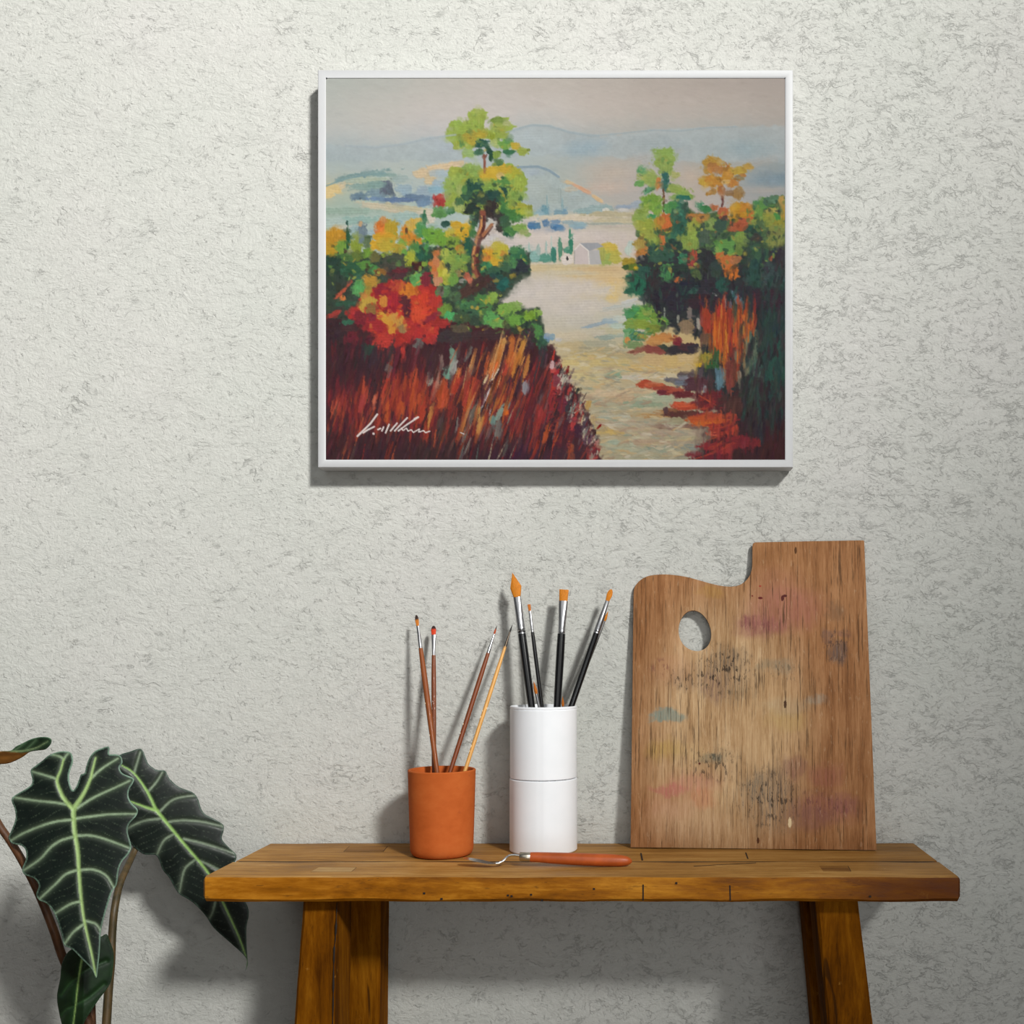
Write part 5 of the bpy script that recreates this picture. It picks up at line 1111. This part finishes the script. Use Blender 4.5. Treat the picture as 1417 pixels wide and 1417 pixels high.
def leaf(outl, mains, secs, Zf, base=('0a120f', '121d17'), vein='8fa86c', svein='8fa384', rim='86a690', vw=2.6, sw=1.6, step=1.5, colf=None, quilt=.0022, seed=0, nervure=.5, smooth=True):
    rng = np.random.default_rng(seed)
    O = [zpx(p) for p in outl]
    if smooth: O = [(p.x, p.y) for p in catmull([Vector((x, y, 0)) for x, y in O + [O[0]]], 5)][:-1]
    # resample border
    B = []
    for a, b in zip(O, O[1:] + O[:1]):
        d = math.hypot(b[0] - a[0], b[1] - a[1]); k = max(1, int(d / step))
        B += [(a[0] + (b[0] - a[0]) * i / k, a[1] + (b[1] - a[1]) * i / k) for i in range(k)]
    Bn = np.array(B)
    x0, y0 = Bn.min(0); x1, y1 = Bn.max(0)
    gx, gy = np.meshgrid(np.arange(x0, x1, step), np.arange(y0, y1, step)); G = np.stack([gx.ravel(), gy.ravel()], 1)
    G += rng.uniform(-.2, .2, G.shape) * step
    ins = np.zeros(len(G), bool)
    for a, b in zip(Bn, np.roll(Bn, -1, 0)):
        if a[1] != b[1]: ins ^= ((a[1] > G[:, 1]) != (b[1] > G[:, 1])) & (G[:, 0] < (b[0] - a[0]) * (G[:, 1] - a[1]) / (b[1] - a[1]) + a[0])
    G = G[ins]
    bd, _ = seg_dist(G, list(B) + [B[0]])
    G = G[bd > step * .6]
    P = np.vstack([Bn, G]); nb = len(Bn)
    r = geometry.delaunay_2d_cdt([Vector(p) for p in P], [(i, (i + 1) % nb) for i in range(nb)], [list(range(nb))], 1, 1e-6)
    P = np.array([(v.x, v.y) for v in r[0]]); fs = [list(f) for f in r[2]]
    bd, _ = seg_dist(P, list(B) + [B[0]])
    M = [[zpx(p) for p in l] for l in mains]; S = [[zpx(p) for p in l] for l in secs]
    def cr(l): return [(p.x, p.y) for p in catmull([Vector((x, y, 0)) for x, y in l], 5)] if len(l) > 2 else l
    dm = np.full(len(P), 1e9); pm = np.zeros(len(P)); ds = np.full(len(P), 1e9); ps = np.zeros(len(P))
    for l in M:
        d, t = seg_dist(P, cr(l)); m = d < dm; dm[m] = d[m]; pm[m] = t[m]
    for l in S:
        d, t = seg_dist(P, cr(l)); m = d < ds; ds[m] = d[m]; ps[m] = t[m]
    nz = rng.random((80, 80))
    def nn(c):
        u = (P[:, 0] / c) % 78; v = (P[:, 1] / c) % 78; i = u.astype(int); j = v.astype(int); fu = u - i; fv = v - j
        return (nz[j, i] * (1 - fu) + nz[j, i + 1] * fu) * (1 - fv) + (nz[j + 1, i] * (1 - fu) + nz[j + 1, i + 1] * fu) * fv
    f1, f2, f3 = nn(14), nn(5), nn(2.2)
    H = lambda h: np.array(lin(h)[:3])
    col = H(base[0])[None] + (H(base[1]) - H(base[0]))[None] * (f1 * .7 + f2 * .3)[:, None]
    dv = np.minimum(dm, ds)
    # paler haze that fades away from the veins, fine side nerves, pale rim
    hz = np.exp(-np.maximum(0, dv - 1) / 2.2) * .35
    nerve = np.clip(1 - np.abs(np.sin((P[:, 1] * .9 - np.abs(P[:, 0] - P[:, 0].mean()) * .35) * .33 + f1 * 3)) * 7, 0, 1) * (.3 + .7 * f2) * nervure * .35
    sv = H(svein); mv = H(vein)
    col = col + (sv - col) * hz[:, None]; col = col + (sv - col) * nerve[:, None]
    wS = sw * (1.15 - .55 * ps) * (.8 + .4 * f3)
    aS = np.clip((wS + .7 - ds) / 1.3, 0, 1) * (.95 - .35 * ps)
    col = col + (sv * (.85 + .3 * f2)[:, None] - col) * aS[:, None]
    wM = vw * (1.25 - .85 * pm) * (.9 + .2 * f3)
    aM = np.clip((wM + .7 - dm) / 1.3, 0, 1)
    core = np.clip(1 - dm / (wM + .01), 0, 1)
    mc = mv[None] * (.85 + .45 * core)[:, None]
    col = col + (mc - col) * aM[:, None]
    aR = np.clip((2.1 - bd) / 1.3, 0, 1) * .9 * (.45 + .55 * f1)
    col = col + (H(rim) - col) * aR[:, None]
    if colf: col = colf(P, col, f1, f2, H)
    depth = Zf(P) + quilt * (np.exp(-(dv / 3.5) ** 2)) - quilt * .4 * (1 - np.exp(-(bd / 5) ** 2))
    # veins sink on the upper face, the panels between them swell towards the viewer
    co = np.stack([(P[:, 0] - VX) * depth / F - PO.x, depth - ZW - PO.y, CAMZ - (P[:, 1] - VY) * depth / F - PO.z], 1)
    nv = len(co)
    me = bpy.data.meshes.new('leaf')
    back = co.copy(); back[:, 1] += .0007
    faces = fs + [[i + nv for i in f[::-1]] for f in fs]
    cnt = {}
    for f in fs:
        for a, b in zip(f, f[1:] + f[:1]): cnt[(a, b)] = 1
    for (a, b) in list(cnt):
        if (b, a) not in cnt: faces.append([b, a, a + nv, b + nv])
    me.from_pydata([tuple(c) for c in co] + [tuple(c) for c in back], [], faces); me.update()
    bm = bmesh.new(); bm.from_mesh(me); bmesh.ops.recalc_face_normals(bm, faces=bm.faces); bm.to_mesh(me); bm.free()
    rgba = np.ones((2 * nv, 4), np.float32); rgba[:nv, :3] = col; rgba[nv:, :3] = col * .6 + np.array([.03, .035, .03])
    a = me.color_attributes.new('leafcol', 'FLOAT_COLOR', 'POINT'); a.data.foreach_set('color', rgba.ravel())
    return mesh_obj('leaf', me, m_leaf, plant, 180)

# large front leaf
leaf([(235,150),(262,140),(290,135),(322,137),(338,152),(342,185),(330,222),(324,255),(330,295),(343,318),(358,300),(372,265),(380,244),(398,236),(404,210),(420,165),(445,135),(478,120),(506,112),(514,122),(514,148),(545,149),(568,160),(575,188),(562,210),(575,238),(626,262),(624,285),(608,312),(603,345),(618,378),(646,408),(640,438),(606,478),(600,515),(612,560),(616,590),(600,622),(572,655),(556,700),(548,760),(525,798),(508,850),(492,905),(474,980),(468,1080),(460,1150),(452,1200),(432,1160),(385,1112),(338,1065),(302,1047),(290,1000),(272,940),(248,885),(218,850),(185,835),(170,808),(182,765),(160,733),(116,715),(104,688),(122,640),(120,600),(100,578),(58,568),(40,540),(52,510),(72,455),(70,410),(54,365),(70,342),(138,300),(152,272),(144,225),(170,200),(200,178),(220,160)],
     [[(345,400),(350,500),(365,600),(375,750),(385,850),(400,950),(430,1080),(450,1190)], [(348,410),(300,355),(272,290),(270,262),(285,225),(300,170)], [(345,405),(390,340),(425,265),(437,215),(450,165)]],
     [[(270,265),(225,250),(155,230)], [(300,172),(285,160),(250,150)], [(300,172),(312,155),(322,145)], [(425,265),(480,215),(555,168)], [(365,400),(440,352),(530,310),(612,272)],
      [(322,385),(260,375),(180,367),(75,352)], [(345,455),(260,465),(180,490),(110,520),(55,552)], [(350,535),(290,552),(240,585),(190,640),(115,692)], [(365,692),(310,712),(260,760),(190,825)], [(376,840),(330,853),(262,895)], [(395,945),(345,985),(305,1040)],
      [(360,450),(430,440),(520,430),(640,428)], [(365,530),(430,530),(500,548),(608,588)], [(376,692),(440,690),(500,718),(535,772)], [(400,930),(450,945),(475,978)]],
     lambda P: 1.315 - .00022 * (P[:, 1] - 1120) * .6 + .0000016 * (P[:, 0] - 105) ** 2 * .6 + .03 * np.clip((1050 - P[:, 1]) / 60, 0, 1) ** 2 * .6, seed=2, vw=2.8, sw=1.5)
# leaf behind, drooping past the bench end
leaf([(548,160),(575,146),(610,136),(655,122),(672,135),(684,165),(698,195),(735,222),(775,226),(795,262),(840,302),(905,328),(930,360),(945,405),(965,432),(1010,455),(1048,480),(1050,510),(1042,545),(1070,582),(1105,615),(1110,640),(1098,665),(1095,700),(1110,760),(1140,820),(1165,870),(1168,910),(1158,960),(1158,1040),(1163,1110),(1164,1140),(1152,1168),(1159,1140),(1152,1100),(1080,1032),(1005,965),(965,905),(912,850),(875,825),(842,805),(815,765),(795,728),(765,692),(745,640),(728,622),(680,620),(645,598),(612,565),(595,520),(580,420),(560,280)],
     [[(735,412),(800,490),(870,575),(985,715),(1055,860),(1120,1000),(1158,1110),(1158,1150)], [(735,412),(690,320),(630,238),(572,200)], [(740,414),(680,395),(608,368)]],
     [[(630,238),(645,190),(660,138)], [(698,322),(735,280),(765,232)], [(752,418),(800,370),(850,350),(915,342)], [(795,465),(860,458),(950,465),(1048,487)], [(865,545),(950,565),(1040,592),(1105,615)], [(925,645),(980,665),(1040,695)],
      [(758,450),(690,458),(640,475),(600,497)], [(818,522),(770,555),(735,628)], [(915,645),(868,690),(845,792)], [(1012,845),(1000,890),(985,920)]],
     lambda P: 1.50 + .00018 * (P[:, 0] - 200) + .0000035 * (P[:, 1] - 1150 - .9 * (P[:, 0] - 230)) ** 2 * .25, seed=5, base=('0a120e', '1c2420'), vein='86a860', svein='7d8c76', rim='4f6458', vw=1.9, sw=1.3, quilt=.002, nervure=.8)
# small lower leaf
def low(P, col, f1, f2, H):
    return col * (1 + .25 * (f1 - .5))[:, None]
leaf([(478,1005),(500,994),(514,1025),(533,1085),(530,1160),(515,1230),(465,1300),(425,1360),(395,1410),(382,1470),(360,1540),(330,1500),(300,1450),(277,1360),(268,1285),(283,1200),(290,1135),(318,1080),(365,1050),(430,1020)],
     [[(395,1060),(372,1190),(356,1330),(345,1430),(350,1520)]], [[(372,1195),(330,1225),(290,1280)], [(372,1185),(430,1150),(500,1120)], [(358,1330),(310,1350),(282,1390)], [(360,1325),(420,1290),(490,1230)]],
     lambda P: 1.335 + .0009 * np.abs(P[:, 0] - 115) * .4, seed=8, base=('0a180e', '1a3018'), vein='7d9a58', svein='2f4c2c', rim='2a3f2a', vw=1.2, sw=.8, colf=low)
# curled leaf at the frame edge, showing its brown underside
def under(P, col, f1, f2, H):
    d = P[:, 1] - np.interp(P[:, 0], [-40, 0, 18, 30, 41, 60, 72], [1038, 1039, 1040.5, 1042, 1040.5, 1038, 1040])
    a = np.clip(d / 1.6 + .5, 0, 1)[:, None]
    br = H('6a4420') + (H('94622c') - H('6a4420')) * (.5 * f1 + .5 * f2)[:, None]
    return col * (1 - a) + br * a
leaf([(-90,150),(0,135),(50,131),(75,112),(100,100),(150,76),(200,67),(236,74),(239,98),(214,125),(180,131),(140,138),(100,165),(45,190),(0,196),(-90,205)],
     [[(50,136),(110,132),(170,118),(225,88)]], [[(70,128),(100,108),(120,92)], [(120,128),(150,100),(170,80)], [(-60,160),(0,160),(90,150)]],
     lambda P: 1.30 + .0007 * (P[:, 1] - 1035), seed=11, base=('12241a', '28442c'), vein='8fa878', svein='6f8f6a', rim='5a7a60', vw=1.2, sw=.8, colf=under, quilt=.001)

def stem_mat(name, c1, c2):
    n = NM(name); f = n.noise(n.coord('Object', scale=(3, 3, 1)), 40, 6, .65)
    return n.done(n.ramp(f, [(.35, c1), (.7, c2)]), .5, n.bump(f, .2, .001))
m_st = stem_mat('mottled_stem', '3a2416', '6a4428'); m_st2 = stem_mat('olive_stem', '33301c', '5f4a2c')
def petiole(pts, r0, r1, m):
    P = catmull([W3(*zpx(p[:2]), p[2]) - PO for p in pts], 6); n = len(P)
    # run down into the soil
    end = P[-1]; soil = Vector((end.x * .25, end.y * .25, .128))
    P += [end.lerp(soil, t) for t in (.25, .5, .75, 1)]; n = len(P)
    bm = bmesh.new(); tube(bm, P, [r0 + (r1 - r0) * i / (n - 1) for i in range(n)], 14)
    return bm_obj('leaf_stalk', bm, m, plant, 180)
petiole([(-140,290,1.31),(-60,385,1.315),(0,488,1.32),(50,560,1.325),(105,650,1.335),(165,765,1.345),(215,880,1.355),(255,985,1.36),(290,1090,1.37),(340,1210,1.375),(385,1330,1.385),(420,1420,1.39)], .0040, .0058, m_st)
petiole([(735,412,1.515),(695,480,1.517),(655,555,1.512),(624,622,1.500),(590,695,1.475),(560,770,1.455),(538,880,1.435),(527,1000,1.43),(522,1120,1.425),(510,1260,1.42),(500,1420,1.415)], .0036, .0058, m_st2)
petiole([(347,400,1.326),(375,480,1.345),(400,640,1.36),(415,850,1.37),(425,1050,1.395),(428,1200,1.40),(430,1310,1.40),(432,1420,1.40)], .0030, .0052, m_st)
petiole([(380,1090,1.350),(395,1150,1.375),(410,1300,1.40),(415,1420,1.40)], .0022, .0040, m_st2)
# pot and soil (below the picture's lower edge)
bm = bmesh.new()
lathe(bm, [(0, .002), (.066, .002), (.068, 0), (.074, 0), (.076, .004), (.094, .118), (.101, .120), (.103, .124), (.103, .142), (.101, .145), (.096, .145), (.093, .140), (.090, .12), (.070, .008), (0, .008)], 56)
bm_obj('pot', bm, plain('grey_pot_clay', '5a5652', .8), plant, 40)
bm = bmesh.new(); lathe(bm, [(.0895, .118), (.089, .126), (.06, .130), (.03, .1315), (0, .132), ], 40)
bm_obj('soil', bm, plain('potting_soil', '2c2018', .95, var=.5, scale=200, bump=1), plant, 180)
